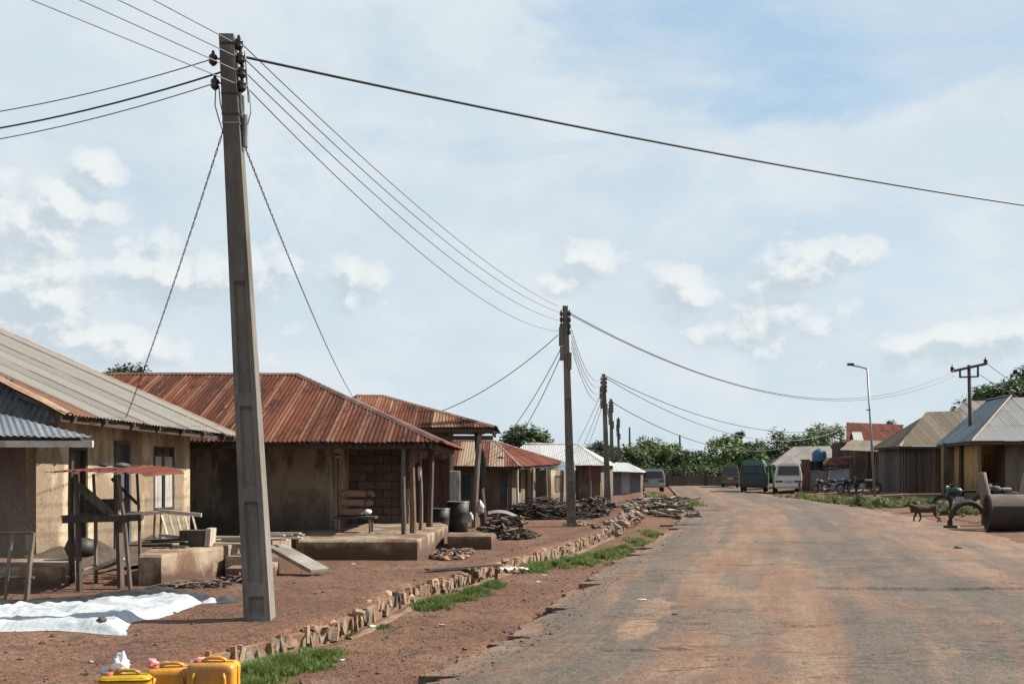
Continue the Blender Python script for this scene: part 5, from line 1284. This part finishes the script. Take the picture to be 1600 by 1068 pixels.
# ------------------------------------------------------------------ vehicles
def ring(c, Rr, r, n=18, m=6, axis='x'):
    b = MB(); c = Vector(c)
    for i in range(n):
        a = 2*math.pi*i/n
        for j in range(m):
            q = 2*math.pi*j/m; rr = Rr+r*math.cos(q); o = r*math.sin(q)
            v = (o, rr*math.cos(a), rr*math.sin(a)) if axis == 'x' else (rr*math.cos(a), o, rr*math.sin(a))
            b.v.append(c+Vector(v))
    for i in range(n):
        for j in range(m): b.f.append((i*m+j, i*m+(j+1) % m, ((i+1) % n)*m+(j+1) % m, ((i+1) % n)*m+j))
    return b
def van(name, label, cat, px, Y, w, h, L, paint, low=None, tilt=.16, nose=False, belt=.56, open_bed=False, rz=0, lamp='lamp_red', roofround=.10, plate=True):
    x = X(px, Y); t = thing(name, label, cat, (x, Y, gz(x, Y)+.0 if x > xr(Y) else road_z(x, Y)), rz)
    hw = w/2; B = h*belt; z0 = .34
    sec = lambda k, zt: [(-hw*.93*k, z0), (-hw*k, z0+.16), (-hw*k, B), (-hw*(.86 if not nose else .84)*k, zt-roofround*1.2), (-hw*.74*k, zt-.02), (-hw*.3*k, zt+.02), (hw*.3*k, zt+.02), (hw*.74*k, zt-.02), (hw*(.86 if not nose else .84)*k, zt-roofround*1.2), (hw*k, B), (hw*k, z0+.16), (hw*.93*k, z0)]
    body = MB(); prev = None; n = 12
    # the end facing the street tilts in above the belt line
    def station(y, k, zt, lean):
        row = []
        for (sx, sz) in sec(k, zt):
            f = max(0, (sz-B)/(zt-B)); row.append(Vector((sx, y+lean*f, sz)))
        return row
    sts = [station(.0, .97, h, tilt), station(.06, 1, h, tilt*.95), station(.5, 1, h, .02), station(L*.8, 1, h-.02, 0), station(L-.15, .98, h-.1, -.35), station(L, .93, h-.2, -.5)]
    for row in sts:
        k = len(body.v); body.v += row
        if prev is not None:
            for j in range(n): body.f.append((prev+j, prev+(j+1) % n, k+(j+1) % n, k+j))
        else: body.f.append(tuple(k+j for j in reversed(range(n))))
        prev = k
    body.f.append(tuple(prev+j for j in range(n)))
    body.build('body', M[paint], t, local=True)
    y_ = lambda z: tilt*max(0, (z-B)/(h-B))
    def rear(x0, x1, z0_, z1_, nm, mt, out=.012, th=.02, tx=0):
        b = MB(); f0, f1 = y_(z0_)-out, y_(z1_)-out
        b.v = [Vector(q) for q in ((x0, f0, z0_), (x1, f0, z0_), (x1-tx, f1, z1_), (x0+tx, f1, z1_), (x0, f0+th, z0_), (x1, f0+th, z0_), (x1-tx, f1+th, z1_), (x0+tx, f1+th, z1_))]
        b.f = [(0, 1, 2, 3), (4, 7, 6, 5), (0, 4, 5, 1), (1, 5, 6, 2), (2, 6, 7, 3), (3, 7, 4, 0)]
        return b.build(nm, M[mt], t, local=True)
    zt_ = h-.17 if not nose else h*.82
    rear(-hw*.82, hw*.82, B+.03, zt_, 'window', 'glass', tx=.07)
    fr = MB()
    for s in (-1, 1): fr.beam((s*hw*.84, y_(B)-.014, B+.01), (s*(hw*.84-.08), y_(zt_)-.014, zt_+.03), .035, .02, up=(0, 1, 0))
    fr.beam((-hw*.78, y_(zt_)-.016, zt_+.02), (hw*.78, y_(zt_)-.016, zt_+.02), .03, .02, up=(0, 1, 0)); fr.build('window_frame', M['rubber' if nose else paint], t, local=True)
    if low: rear(-hw*.97, hw*.97, z0+.02, B-.02, 'lower_panel', low, .016)
    for s in (-1, 1):
        a, c = sorted((s*hw*.95, s*hw*.42)); rear(a, c, z0+.42, z0+.55, 'lamp', lamp, .022)
    if plate: rear(-.26, .26, z0+.39, z0+.55, 'number_plate', 'plate', .03)
    MB().box((0, -.07, z0+.16), (w*.98, .12, .16)).build('bumper', M[paint if not nose else 'darksteel'], t, local=True, bevel=.02)
    for s in (-1, 1):   # side glass
        for y0, y1 in ((.35, 1.25), (1.35, 2.25), (2.35, 3.2)):
            if y1 > L-.7: continue
            f = .88; b = MB(); zt2 = h-.2; xx = lambda z: s*(lerp(hw, hw*.86, (z-B)/(h-.12-B))+.008)
            b.quad((xx(B+.05), y0, B+.05), (xx(B+.05), y1, B+.05), (xx(zt2), y1-.03, zt2), (xx(zt2), y0+.06, zt2)); b.build('side_window', M['glass'], t, local=True)
    for s in (-1, 1):
        for yy_ in (.75, L-.85):
            wh = ring((s*(hw-.13), yy_, .33), .24, .095, 20, 8).build('wheel', M['rubber'], t, local=True, smooth=True)
            MB().lathe((s*(hw-.11), yy_, .33), [(.17, -.06), (.18, 0), (.16, .06), (.05, .07)], 12, 'x').build('rim', M['steel'], wh, local=True)
    return t
van('van', 'dusty white van seen from behind, on the right side of the road', 'van', 1232, 71, 1.83, 2.06, 4.3, 'van_white', belt=.60, tilt=.14, rz=-.20)
van('minibus', 'green high roofed minibus parked beside the white van', 'minibus', 1176, 73, 1.84, 2.30, 4.5, 'green_paint', 'green_dark', tilt=.42, nose=True, belt=.58, lamp='darksteel', roofround=.2, plate=False, rz=-.30)
van('parked_car', 'grey estate car parked on the left side of the road', 'car', 1021, 73, 1.66, 1.66, 4.0, 'grey_paint', tilt=.2, belt=.60, lamp='lamp_red', plate=False, rz=-.08)
van('pickup_truck', 'dull brown truck parked farther off, left of the green minibus', 'truck', 1141, 88, 1.5, 1.95, 4.2, 'brown_paint', tilt=.1, belt=.58, plate=True, rz=-.2)

def motorcycle(label, x, Y, rz, paint='maroon', s=1.0, seat='rubber', lean=.1):
    t = thing('motorcycle', label, 'motorcycle', (x, Y, gz(x, Y)), rz, 'parked motorcycles'); t.rotation_euler.x = 0
    t.scale = (s, s, s)
    for y_, nm in ((-.62, 'wheel'), (.62, 'wheel')):
        w = ring((0, y_, .3), .26, .045, 20, 6).build(nm, M['rubber'], t, local=True, smooth=True)
        sp = MB()
        for i in range(8): a = i*math.pi/4; sp.beam((0, y_, .3), (0, y_+.25*math.cos(a), .3+.25*math.sin(a)), .01)
        sp.build('spokes', M['steel'], w, local=True)
        MB().tube([(0, y_+.33*math.cos(a), .3+.33*math.sin(a)) for a in [rad(q) for q in range(20, 165, 18)]], .03, 5).build('mudguard', M[paint], t, local=True)
    MB().tube([(0, .62, .3), (0, .45, .75), (0, .38, .95)], .028, 6).build('fork', M['steel'], t, local=True)
    MB().tube([(0, .4, .85), (0, .1, .35), (0, -.35, .35), (0, -.62, .3)], .025, 6).build('frame', M['darksteel'], t, local=True)
    MB().tube([(-.34, .25, .98), (-.2, .36, 1.0), (0, .38, .97), (.2, .36, 1.0), (.34, .25, .98)], .016, 6).build('handlebar', M['darksteel'], t, local=True)
    MB().lathe((0, 0, 0), [(.04, -.02), (.12, .06), (.15, .2), (.12, .36), (.05, .44)], 10, 'y').build('fuel_tank', M[paint], t, local=True, smooth=True, loc=(0, 0, .76))
    MB().box((0, -.25, .76), (.2, .42, .1)).build('seat', M[seat], t, local=True, bevel=.03)
    MB().box((0, .08, .42), (.22, .3, .28)).build('engine', M['steel'], t, local=True, bevel=.03)
    MB().tube([(.1, .15, .32), (.14, -.2, .26), (.15, -.7, .34)], .035, 6).build('exhaust', M['steel'], t, local=True)
    MB().lathe((0, .46, .88), [(.03, -.06), (.08, .0), (.08, .05)], 10, 'y').build('headlight', M['steel'], t, local=True)
    for q in (-.3, .3): MB().tube([(q, .28, .98), (q*1.15, .26, 1.15)], .008, 4).build('mirror', M['darksteel'], t, local=True)
    return t
motorcycle('motorcycle with a pale seat parked nearest the foot of the street lamp', X(1350, 62), 62, 1.2, 'darksteel', 1.1, 'whitecloth')
motorcycle('dark motorcycle just left of the pale seated one by the fence', X(1328, 64), 64, 1.7, 'darksteel', 1.0)
motorcycle('maroon motorcycle in front of the bluish metal fence', X(1306, 66), 66, 1.4, 'maroon', 1.0)
motorcycle('leftmost motorcycle by the fence, before the dull greenish sheets', X(1286, 67), 67, 1.9, 'darksteel', 1.0)
motorcycle('motorcycle with handlebars above the metal hoop, in front of the yellow wall', X(1512, 40), 40.5, 1.25, 'green_dark', 1.15)
motorcycle('motorcycle with a white seat in the shade behind the big pipe', X(1563, 42), 42, 1.75, 'bluedoor', 1.0, 'whitecloth')

# ------------------------------------------------------------------ pipe, hoop, stump, goat
Yp = 31.5; zb = gz(15.2, Yp); Rp = .56; xe = X(1541, Yp)
pp = thing('steel_pipe', 'huge rusty brown pipe lying on the dirt at the right edge', 'pipe', (xe, Yp, zb))
b = MB(); n = 40
for (r_, x_) in ((Rp-.035, 9), (Rp-.035, 0), (Rp+.03, -.0), (Rp+.03, .09), (Rp, .1), (Rp, 4.5), (Rp-.002, 9)):
    for j in range(n): a = 2*math.pi*j/n; b.v.append(Vector((xe+x_, Yp+r_*math.cos(a), zb+Rp+r_*math.sin(a)-.02)))
for i in range(6):
    for j in range(n): b.f.append((i*n+j, i*n+(j+1) % n, (i+1)*n+(j+1) % n, (i+1)*n+j))
b.v = [Vector((xe, Yp, 0))+Matrix.Rotation(-.26, 3, 'Z') @ (v-Vector((xe, Yp, 0))) for v in b.v]
b.build('shell', M['pipe'], pp, smooth=True)
hp = thing('metal_hoop', 'rusty dark metal hoop arching out of the ground beside the big pipe', 'hoop', (X(1514, 32), 32, gz(14.3, 32)))
Yh = 32.3; zc = gz(14.3, Yh)
b = MB(); path = []
for i in range(21): a = math.pi*(1.12-i/20*1.16); path.append((X(1514, Yh)+.60*math.cos(a), Yh+.08*math.sin(a), zc+.14+.70*math.sin(a)))
for k in range(len(path)): pass
b.tube(path, .085, 8); b.build('arch', M['darksteel'] if False else mk('dark_rust', (.04, .022, .016), (.085, .045, .03), 6, .9, .4), hp, smooth=True)
MB().box((X(1485, Yh), Yh, zc+.06), (.34, .3, .14)).build('foot', mk('dark_rust_foot', (.05, .03, .02), (.09, .05, .035), 6, .9, .4), hp, bevel=.03)
sp_ = MB(); zb2 = gz(X(1538, 34), 34)
sp_.tube([(X(1543, 34), 34, zb2), (X(1540, 34), 34, H(775, 34)), (X(1536, 34), 34, H(755, 34)), (X(1534, 34), 34, H(738, 34))], [.19, .17, .15, .13], 9)
tag(sp_.build('tree_stump', mk('barkless_trunk', (.16, .12, .09), (.26, .20, .15), 5, .9, .6, stretch=(4, 4, 1)), smooth=True), 'upright pale bare tree stump standing behind the end of the pipe', 'stump')
tag(MB().beam((X(1588, 36), 36, gz(18, 36)), (X(1606, 36), 36, H(733, 36)), .26, .12).build('leaning_board', M['conc']), 'pale board leaning up behind the pipe at the right edge', 'board')
tag(MB().beam((X(1497, 34), 34.2, gz(14.8, 34)+.22), (X(1540, 34), 34.5, gz(15.5, 34)+.06), .14, .05).build('board', M['palewood']), 'pale board on the ground seen through the metal hoop', 'board')
tag(MB().tube([(X(1250, 66), 66, gz(18.6, 66)-.1), (X(1250.5, 66), 66, gz(18.6, 66)+.4), (X(1249, 66), 66, gz(18.6, 66)+.85)], [.11, .1, .085], 8).build('wooden_stump', M['darkwood']), 'short dark stump standing just right of the white van', 'stump')
def skinned(name, parent, verts, edges, mat, sub=2):
    me = bpy.data.meshes.new(name); me.from_pydata([v[:3] for v in verts], edges, []); me.materials.append(mat)
    o = bpy.data.objects.new(name, me); C.objects.link(o); o.parent = parent
    sk = o.modifiers.new('skin', 'SKIN'); 
    me.skin_vertices.new() if hasattr(me.skin_vertices, 'new') and not me.skin_vertices else None
    if not me.skin_vertices:
        bm = bmesh.new(); bm.from_mesh(me); bm.verts.layers.skin.verify(); bm.to_mesh(me); bm.free()
    for i, v in enumerate(verts): me.skin_vertices[0].data[i].radius = (v[3], v[3])
    me.skin_vertices[0].data[0].use_root = True
    sk.use_smooth_shade = True; sk.branch_smoothing = .6
    o.modifiers.new('sub', 'SUBSURF').levels = sub; o.modifiers['sub'].render_levels = sub
    return o
def goat(label, px, py, rz, s=1.0):
    p = G(px, py); t = thing('goat', label, 'goat', p, rz); t.scale = (s, s, s)
    # x forward; z up; standing height about .55 m at the shoulder
    V = [(-.12, 0, .45, .15), (.10, 0, .45, .15), (.28, 0, .48, .14), (.40, 0, .52, .085), (.52, 0, .56, .062), (.62, 0, .58, .058), (.74, 0, .53, .034),   # spine to muzzle
         (-.30, 0, .48, .13), (-.40, 0, .55, .035), (-.45, 0, .62, .022),                                                                                      # rump, tail
         (.27, .085, .34, .05), (.21, .085, .19, .028), (.30, .085, .02, .024),                                                                                # front legs, mid stride
         (.27, -.085, .34, .05), (.35, -.085, .19, .028), (.36, -.085, .02, .024),
         (-.30, .09, .36, .068), (-.24, .09, .24, .036), (-.36, .09, .15, .024), (-.33, .09, .02, .023),                                                         # hind legs with hocks
         (-.32, -.09, .36, .068), (-.34, -.09, .24, .036), (-.50, -.09, .16, .024), (-.54, -.09, .02, .023)]
    E = [(0, 1), (1, 2), (2, 3), (3, 4), (4, 5), (5, 6), (0, 7), (7, 8), (8, 9), (2, 10), (10, 11), (11, 12), (2, 13), (13, 14), (14, 15), (7, 16), (16, 17), (17, 18), (18, 19), (7, 20), (20, 21), (21, 22), (22, 23)]
    skinned('body', t, V, E, M['hide'])
    for q in (-1, 1):
        MB().beam((.585, q*.03, .615), (.545, q*.11, .62), .05, .018, taper=.4).build('ear', M['hide'], t, local=True)
        MB().tube([(.585, q*.022, .63), (.56, q*.03, .69), (.52, q*.035, .72)], [.012, .01, .004], 6).build('horn', M['darkwood'], t, local=True)
        MB().lathe((.645, q*.045, .595), [(.002, -.008), (.009, 0), (.002, .008)], 6).build('eye', M['rubber'], t, local=True)
goat('lean brown goat walking left along the right side of the road', 1447, 817, math.pi+.12, 1.12)

# ------------------------------------------------------------------ heaps of wood, stones and rags
def heap(name, label, cat, c, rx, ry, h, n, mats, lr=(.35, .7), rr=(.02, .05), kind='log', flat=.35, dirx=None, part=None):
    t = thing(name, label, cat, c); c = Vector(c)
    for i in range(n):
        a = R(0, 6.28); q = random.random()**.5; x = c.x+math.cos(a)*q*rx; y = c.y+math.sin(a)*q*ry; z = c.z+.03+h*(1-q*q)*random.random()**.6
        m = random.choice(mats)
        if kind == 'stone':
            MB().rock((x, y, z), R(*rr), (R(.8, 1.3), R(.8, 1.2), R(.5, .9))).build(part or 'stone', m, t); continue
        L = R(*lr)/2; an = R(0, 6.28) if dirx is None else dirx+R(-.35, .35); d = Vector((math.cos(an)*L, math.sin(an)*L, R(-flat, flat)*L)); r = R(*rr)
        mid = Vector((R(-.06, .06), R(-.06, .06), R(-.03, .05)))*L
        MB().tube([Vector((x, y, z))-d, Vector((x, y, z))+mid, Vector((x, y, z))+d], [r, r*R(.85, 1.1), r*R(.6, .9)], 6).build(part or kind, m, t)
    return t
fm = [M['fire'], M['fire'], M['log']]; lm = [M['log']]*6+[M['wood']]*3+[M['fire']]*3+[M['palewood']]
heap('rubble_heap', 'small dark heap of charred rubble against the lit side of the raised porch', 'heap', (X(700, 21.4)+.05, 21.6, .03), .42, .5, .2, 75, [M['block'], M['fire'], M['darkwood'], M['stone']], rr=(.035, .085), kind='stone')
heap('rubble_heap', 'little pile of grey stones right of the charred rubble heap', 'heap', (X(729, 22.6), 22.7, .04), .25, .25, .08, 26, [M['block'], M['stone'], M['fire']], rr=(.03, .07), kind='stone')
heap('firewood_heap', 'brown heap of split firewood right of the crooked porch posts', 'heap', (X(792, 27.6), 27.8, .03), .75, .7, .6, 150, [M['fire'], M['log'], M['log'], M['wood']], (.3, .6), (.02, .05))
cs_ = MB()
for i in range(13):
    for j in range(3): t_ = i/12; cs_.v.append(P(lerp(762, 816, t_), 803+12*t_**2.2-4*math.sin(t_*3.1), 27.8)+Vector((0, .25*j, .03*j)))
for i in range(12):
    for j in range(2): k = i*3+j; cs_.f.append((k, k+3, k+4, k+1))
tag(cs_.build('loose_sheet', M['conc'], smooth=True), 'curved pale iron strip lying over the firewood heap', 'sheet')
bagmesh('crumpled white sack beside the crooked porch posts', (X(750, 31.5), 31.5, .72), .14, M['whitecloth'], 'sack', (.9, .8, 1.3))
bagmesh('small grey white rag under the white sack by the posts', (X(736, 29.5), 29.5, .52), .08, M['whitecloth'], 'rag', (.8, .8, 1.5))
heap('firewood_stack', 'long dark stack of firewood before the shaded house, left of the second pole', 'firewood stack', (X(850, 37.8), 38.0, .06), 1.7, .6, .78, 190, [M['fire'], M['fire2']], (.4, .8), (.022, .05), dirx=.2)
heap('firewood_stack', 'dark stack of firewood right of the second pole', 'firewood stack', (X(918, 39), 39.4, .07), .85, .7, .75, 130, [M['fire'], M['fire2'], M['log'], M['cloth']], (.3, .7), (.022, .055))
heap('log_heap', 'pale log and branch pieces stacked beside the third pole', 'heap', (X(936, 43), 43.5, YARD+.05), .8, .7, .45, 70, [M['log'], M['fire'], M['wood'], M['cloth']], (.3, .7), (.03, .06))
# stones dumped along the drain
rs = thing('stone_row', 'ridge of pale dumped stones along the drain beyond the second pole', 'rubble', (3, 34, .2))
for i in range(230):
    Y = 29+26*random.random(); x = xd(Y)+R(-.35, .45)*(1+(Y-29)*.02); r = R(.035, .13)*(1+(Y-29)*.015)
    MB().rock((x, Y, gz(xd(Y)-.5, Y)-.12+R(0, .24)), r, (1.2, 1, .8)).build('stone', random.choice([M['stone'], M['conc'], M['mortar'], M['stone2'], M['stone2']]), rs)
heap('log_heap', 'long tangle of cut logs and branches lying at the left road edge', 'heap', (6.5, 46, .08), 1.0, 8, .42, 260, lm, (.5, 1.2), (.025, .065), flat=.25)
heap('log_heap', 'low end of the log tangle nearest the grey car', 'heap', (9.0, 56, .12), .9, 4, .3, 80, lm, (.5, 1.1), (.025, .06), flat=.2)
heap('brick_heap', 'low heap of brown stones before the third pole, left of the stone ridge', 'heap', (X(905, 33.5), 33.9, .05), .5, .5, .12, 40, [M['block'], M['stone']], rr=(.05, .1), kind='stone')
pbd = MB().beam((X(667, 17.0), 17.05, YARD+.035), (X(781, 17.5), 17.7, YARD+.06), .22, .03, up=(0, 0, 1)); tag(pbd.build('board', M['darkwood']), 'long dark plank bridging the open drain', 'board')
MB_p = MB().beam((X(775, 17.5), 17.6, -.05), (X(775, 17.5), 17.6, .2), .06); tag(MB_p.build('stake', M['darkwood']), 'short dark stake under the end of the plank over the drain', 'stake')
t = thing('cardboard_scrap', 'crumpled pale cardboard at the end of the dark plank', 'cardboard', G(800, 895))
for i, (dx, dy, sz) in enumerate(((-.12, 0, .2), (.05, .05, .17), (.22, .0, .12))):
    p = G(800, 895)+Vector((dx, dy, 0)); b = MB(); n = 6
    for u in range(n+1):
        for v in range(n+1): q = p+Vector(((u/n-.5)*sz*1.4, (v/n-.5)*sz*1.6, .07+.09*abs(nz(u*.4+i*3, v*.4, 1.3, i)))); b.v.append(q)
    for u in range(n):
        for v in range(n): k = u*(n+1)+v; b.f.append((k, k+n+1, k+n+2, k+1))
    b.build('flap', M['whitecloth'], t)
# litter and stray stones
for lb, px, py, r, m in (('small white scrap on the dirt left of the cracked asphalt', 850, 899, .05, 'whitecloth'), ('tiny pale scrap beside the drain plank, nearer the road', 841, 909, .035, 'whitecloth'), ('bluish scrap on the dirt between the drain and the road', 690, 977, .04, 'fibre'), ('white scrap on the near green grass edge', 533, 1031, .028, 'whitecloth'), ('white scrap by the weeds at the drain foot', 583, 979, .05, 'whitecloth'), ('flat white scrap lying on the asphalt left of the sand streak', 1003, 947, .05, 'whitecloth'), ('cream scrap on the red dirt left of the jerrycans', 143, 1033, .02, 'palewood'), ('dark stone on the asphalt right of centre', 1497, 862, .09, 'fire'), ('white dot of litter at the foot of the raised porch', 552, 881, .04, 'whitecloth'), ('dark clod on the asphalt just left of the sand streak end', 1056, 972, .045, 'fire'), ('white lump on the right verge in the weeds', 1408, 777, .2, 'conc'), ('pale scrap at the right verge near the goat', 1498, 823, .06, 'palewood')):
    p = G(px, py); z = road_z(p.x, p.y) if xl(p.y) < p.x < xr(p.y) else p.z
    tag(MB().rock((p.x, p.y, z+r*.2), r, (1.4, 1.1, .35)).build('litter', M[m]), lb, 'litter')
b = heap('stick_pile', 'grey sticks and splinters at the foot of the long porch slab', 'heap', (X(295, 14.9)+.1, 14.95, YARD), .5, .28, .06, 60, [M['wood'], M['log']], (.15, .4), (.008, .02), flat=.15, kind='stick')
b = heap('stick_pile', 'short sticks beside the cement steps', 'heap', (X(372, 15.4), 15.5, YARD), .3, .2, .08, 26, [M['fire'], M['log']], (.15, .35), (.01, .025), kind='stick')
lf = MB()
for i in range(2600):
    Y = 10+16*random.random(); x = xd(Y)-abs(random.gauss(0, 2.2))-.1 if random.random() < .7 else R(xd(Y)+.5, xl(Y))
    z = gz(x, Y)+.008; a = R(0, 6.28); l = R(.01, .035); w_ = l*R(.15, .6); d = Vector((math.cos(a), math.sin(a), R(-.2, .3))); q = Vector((-math.sin(a), math.cos(a), R(0, .4)))
    c = Vector((x, Y, z)); lf.quad(c-d*l, c-q*w_, c+d*l, c+q*w_)
tag(lf.build('leaf_litter', mk('dry_leaves', (.07, .05, .035), (.28, .21, .15), 30, .9, .2)), 'dry leaves, chips and twigs strewn over the dirt yard', 'leaf litter', kind='stuff')
# low mud edge between the wall and the drain on the roadside
for lb, px, py, L, dy in (('long low dark stick lying across the road edge near the log tangle', 1070, 824, 1.6, .1), ('thin stick on the road by the far weeds', 1115, 801, 2.2, .1)):
    p = G(px, py); tag(MB().tube([p+Vector((-L/2, 0, .06)), p+Vector((0, .03, .09)), p+Vector((L/2, dy, .07))], [.04, .035, .02], 6).build('stick', M['fire']), lb, 'stick')

# ------------------------------------------------------------------ trees
def tree(label, px, ytop, Y, wpx, mats, seed=0, low=.30, n=60, leaf=.30, shape='round', name='tree', cat='tree', zb=None, leaves=70):
    rnd = random.Random(seed); x = X(px, Y); zg = gz(x, Y) if zb is None else zb; top = H(ytop, Y); hgt = top-zg; rx = wpx/2*Y/F
    t = thing(name, label, cat, (x, Y, zg))
    b = MB(); cz = zg+hgt*(low+(1-low)*.5)
    trunk = [(x, Y, zg-.2), (x+rnd.uniform(-.2, .2), Y, zg+hgt*.25), (x+rnd.uniform(-.3, .3), Y, zg+hgt*.55)]
    r0 = max(.12, hgt*.03); b.tube(trunk, [r0*1.3, r0, r0*.6], 8)
    cl = []
    for i in range(n):
        for _ in range(40):
            u, v, w = rnd.uniform(-1, 1), rnd.uniform(-1, 1), rnd.uniform(-1, 1)
            q = u*u+v*v+w*w
            if shape == 'cone' and (u*u+v*v)**.5 > (1-w)*.55: continue
            if .25 < q < 1 or (shape == 'cone' and q < 1.3): break
        cz_ = cz+w*hgt*(1-low)*.5*.9
        cl.append((Vector((x+u*rx*.88, Y+v*rx*.88, cz_)), rnd.uniform(.16, .30)*rx*(1.0 if shape != 'cone' else .7)+.2))
    for c, r in cl[::5]:
        s = Vector(trunk[1]).lerp(Vector(trunk[2]), rnd.random()); b.tube([s, s.lerp(c, .5)+Vector((0, 0, .15)), c], [r0*.4, r0*.25, r0*.1], 5)
    b.build('trunk', M['bark'], t)
    g = [MB() for _ in mats]
    for ci, (c, r) in enumerate(cl):
        m = g[rnd.randrange(len(g))]; 
        for i in range(leaves):
            d = Vector((rnd.gauss(0, 1), rnd.gauss(0, 1), rnd.gauss(0, 1))).normalized(); p = c+Vector((d.x, d.y, d.z*.75))*r*(rnd.random()**.4)
            s = leaf*rnd.uniform(.5, 1.15); a = Vector((rnd.gauss(0, 1), rnd.gauss(0, 1), rnd.gauss(0, .5))).normalized(); c2 = a.cross(d+Vector((0, 0, .8))).normalized()
            k = len(m.v); m.v += [p-a*s*.5, p+c2*s*.22-a*s*.05, p+a*s*.5, p-c2*s*.22]; m.f.append((k, k+1, k+2, k+3))
    for m, mm in zip(g, mats):
        if m.f: m.build('crown', M[mm], t)
    return t
D, Mi, Ye = 'leaf', 'leaf2', 'leaf3'
TR = [('low dark tree between the white roof and the third pole', 915, 700, 95, 50, [D]),
      ('dark tree right behind the third and fourth poles', 945, 690, 100, 60, [D, Mi]),
      ('mid green tree between the fifth and the farthest pole of the row', 985, 697, 105, 60, [Mi]),
      ('bushy green tree above the parked grey car', 1020, 684, 108, 70, [Mi, Ye]),
      ('yellow green tree just right of the parked grey car', 1046, 692, 112, 60, [Mi, Ye]),
      ('dark round tree behind the lone far pole', 1078, 705, 104, 60, [D, Mi]),
      ('dark green tree right of the lone far pole', 1105, 703, 110, 60, [D, Mi]),
      ('pale yellow green tree above the brown truck', 1137, 680, 106, 62, [Ye, Mi]),
      ('tall dark pointed tree above the green minibus', 1160, 654, 116, 50, [D]),
      ('dark low tree directly behind the green minibus', 1185, 700, 100, 50, [D, Mi]),
      ('wide dark tree above the white van', 1222, 668, 108, 80, [D, Mi]),
      ('mid green tree behind the left end of the beige roof', 1262, 674, 112, 66, [Mi, D]),
      ('bright green tree rising over the beige roof', 1288, 656, 115, 62, [Mi, Ye]),
      ('dark tree left of the red roofed shed', 1318, 684, 100, 44, [D])]
for i, (lb, px, yt, Y, w, ms) in enumerate(TR): tree(lb, px, yt, Y, w*1.25, ms, 10+i, low=.12, n=70 if w > 50 else 50, leaf=.42, shape='cone' if i == 8 else 'round', leaves=75)
for i, (lb, px, yt, Y, w, ms) in enumerate([('low bush at the foot of the tree line left of the brown truck', 1085, 725, 100, 70, [D, Mi]), ('low bush behind the brown truck', 1140, 722, 102, 70, [Mi, D]), ('bush in the tree line between the grey car and the mud wall', 1040, 728, 101, 60, [D, Mi]), ('bush behind the farthest poles', 975, 722, 100, 60, [D]), ('bush behind the green minibus and the white van', 1205, 722, 98, 60, [D])]):
    tree(lb, px, yt, Y, w*1.2, ms, 60+i, low=0, n=45, leaf=.4, name='bush', cat='bush', leaves=70)
tree('sparse leafy tree rising between the high porch and the white roof', 822, 664, 78, 92, [Mi, D], 31, low=.3, n=70, leaf=.42)
tree('dark tree top just showing over the cream house roof', 198, 562, 50, 84, [D], 32, low=.55, n=45, leaf=.3)
tree('wide dark tree above the grey roof at the right edge', 1570, 590, 84, 150, [D, Mi], 33, low=.3, n=120, leaf=.5, leaves=90)
tree('tall tree cut by the right frame edge, above the grey roof', 1618, 560, 86, 90, [D], 34, low=.3, n=90, leaf=.5, leaves=90)
tree('scraggy tree top over the left part of the red shed roof', 1350, 662, 95, 34, [D, Mi], 35, low=.4, n=25, leaf=.35)
tree('scraggy tree top over the right part of the red shed roof', 1388, 655, 95, 44, [D, Mi], 36, low=.4, n=28, leaf=.35)
for i, (px, py, lb) in enumerate(((1430, 800, 'small upright weed above the goat'), (1345, 790, 'leafy weed clump before the street lamp'), (1375, 792, 'leafy weed clump right of the street lamp'), (1455, 797, 'low weed clump just right of the goat'))):
    p = G(px, py); tree(lb, px, py-16, p.y, 22 if i else 8, ['grass', 'leaf2'], 80+i, low=0, n=10, leaf=.16, name='weed', cat='weed', leaves=40)
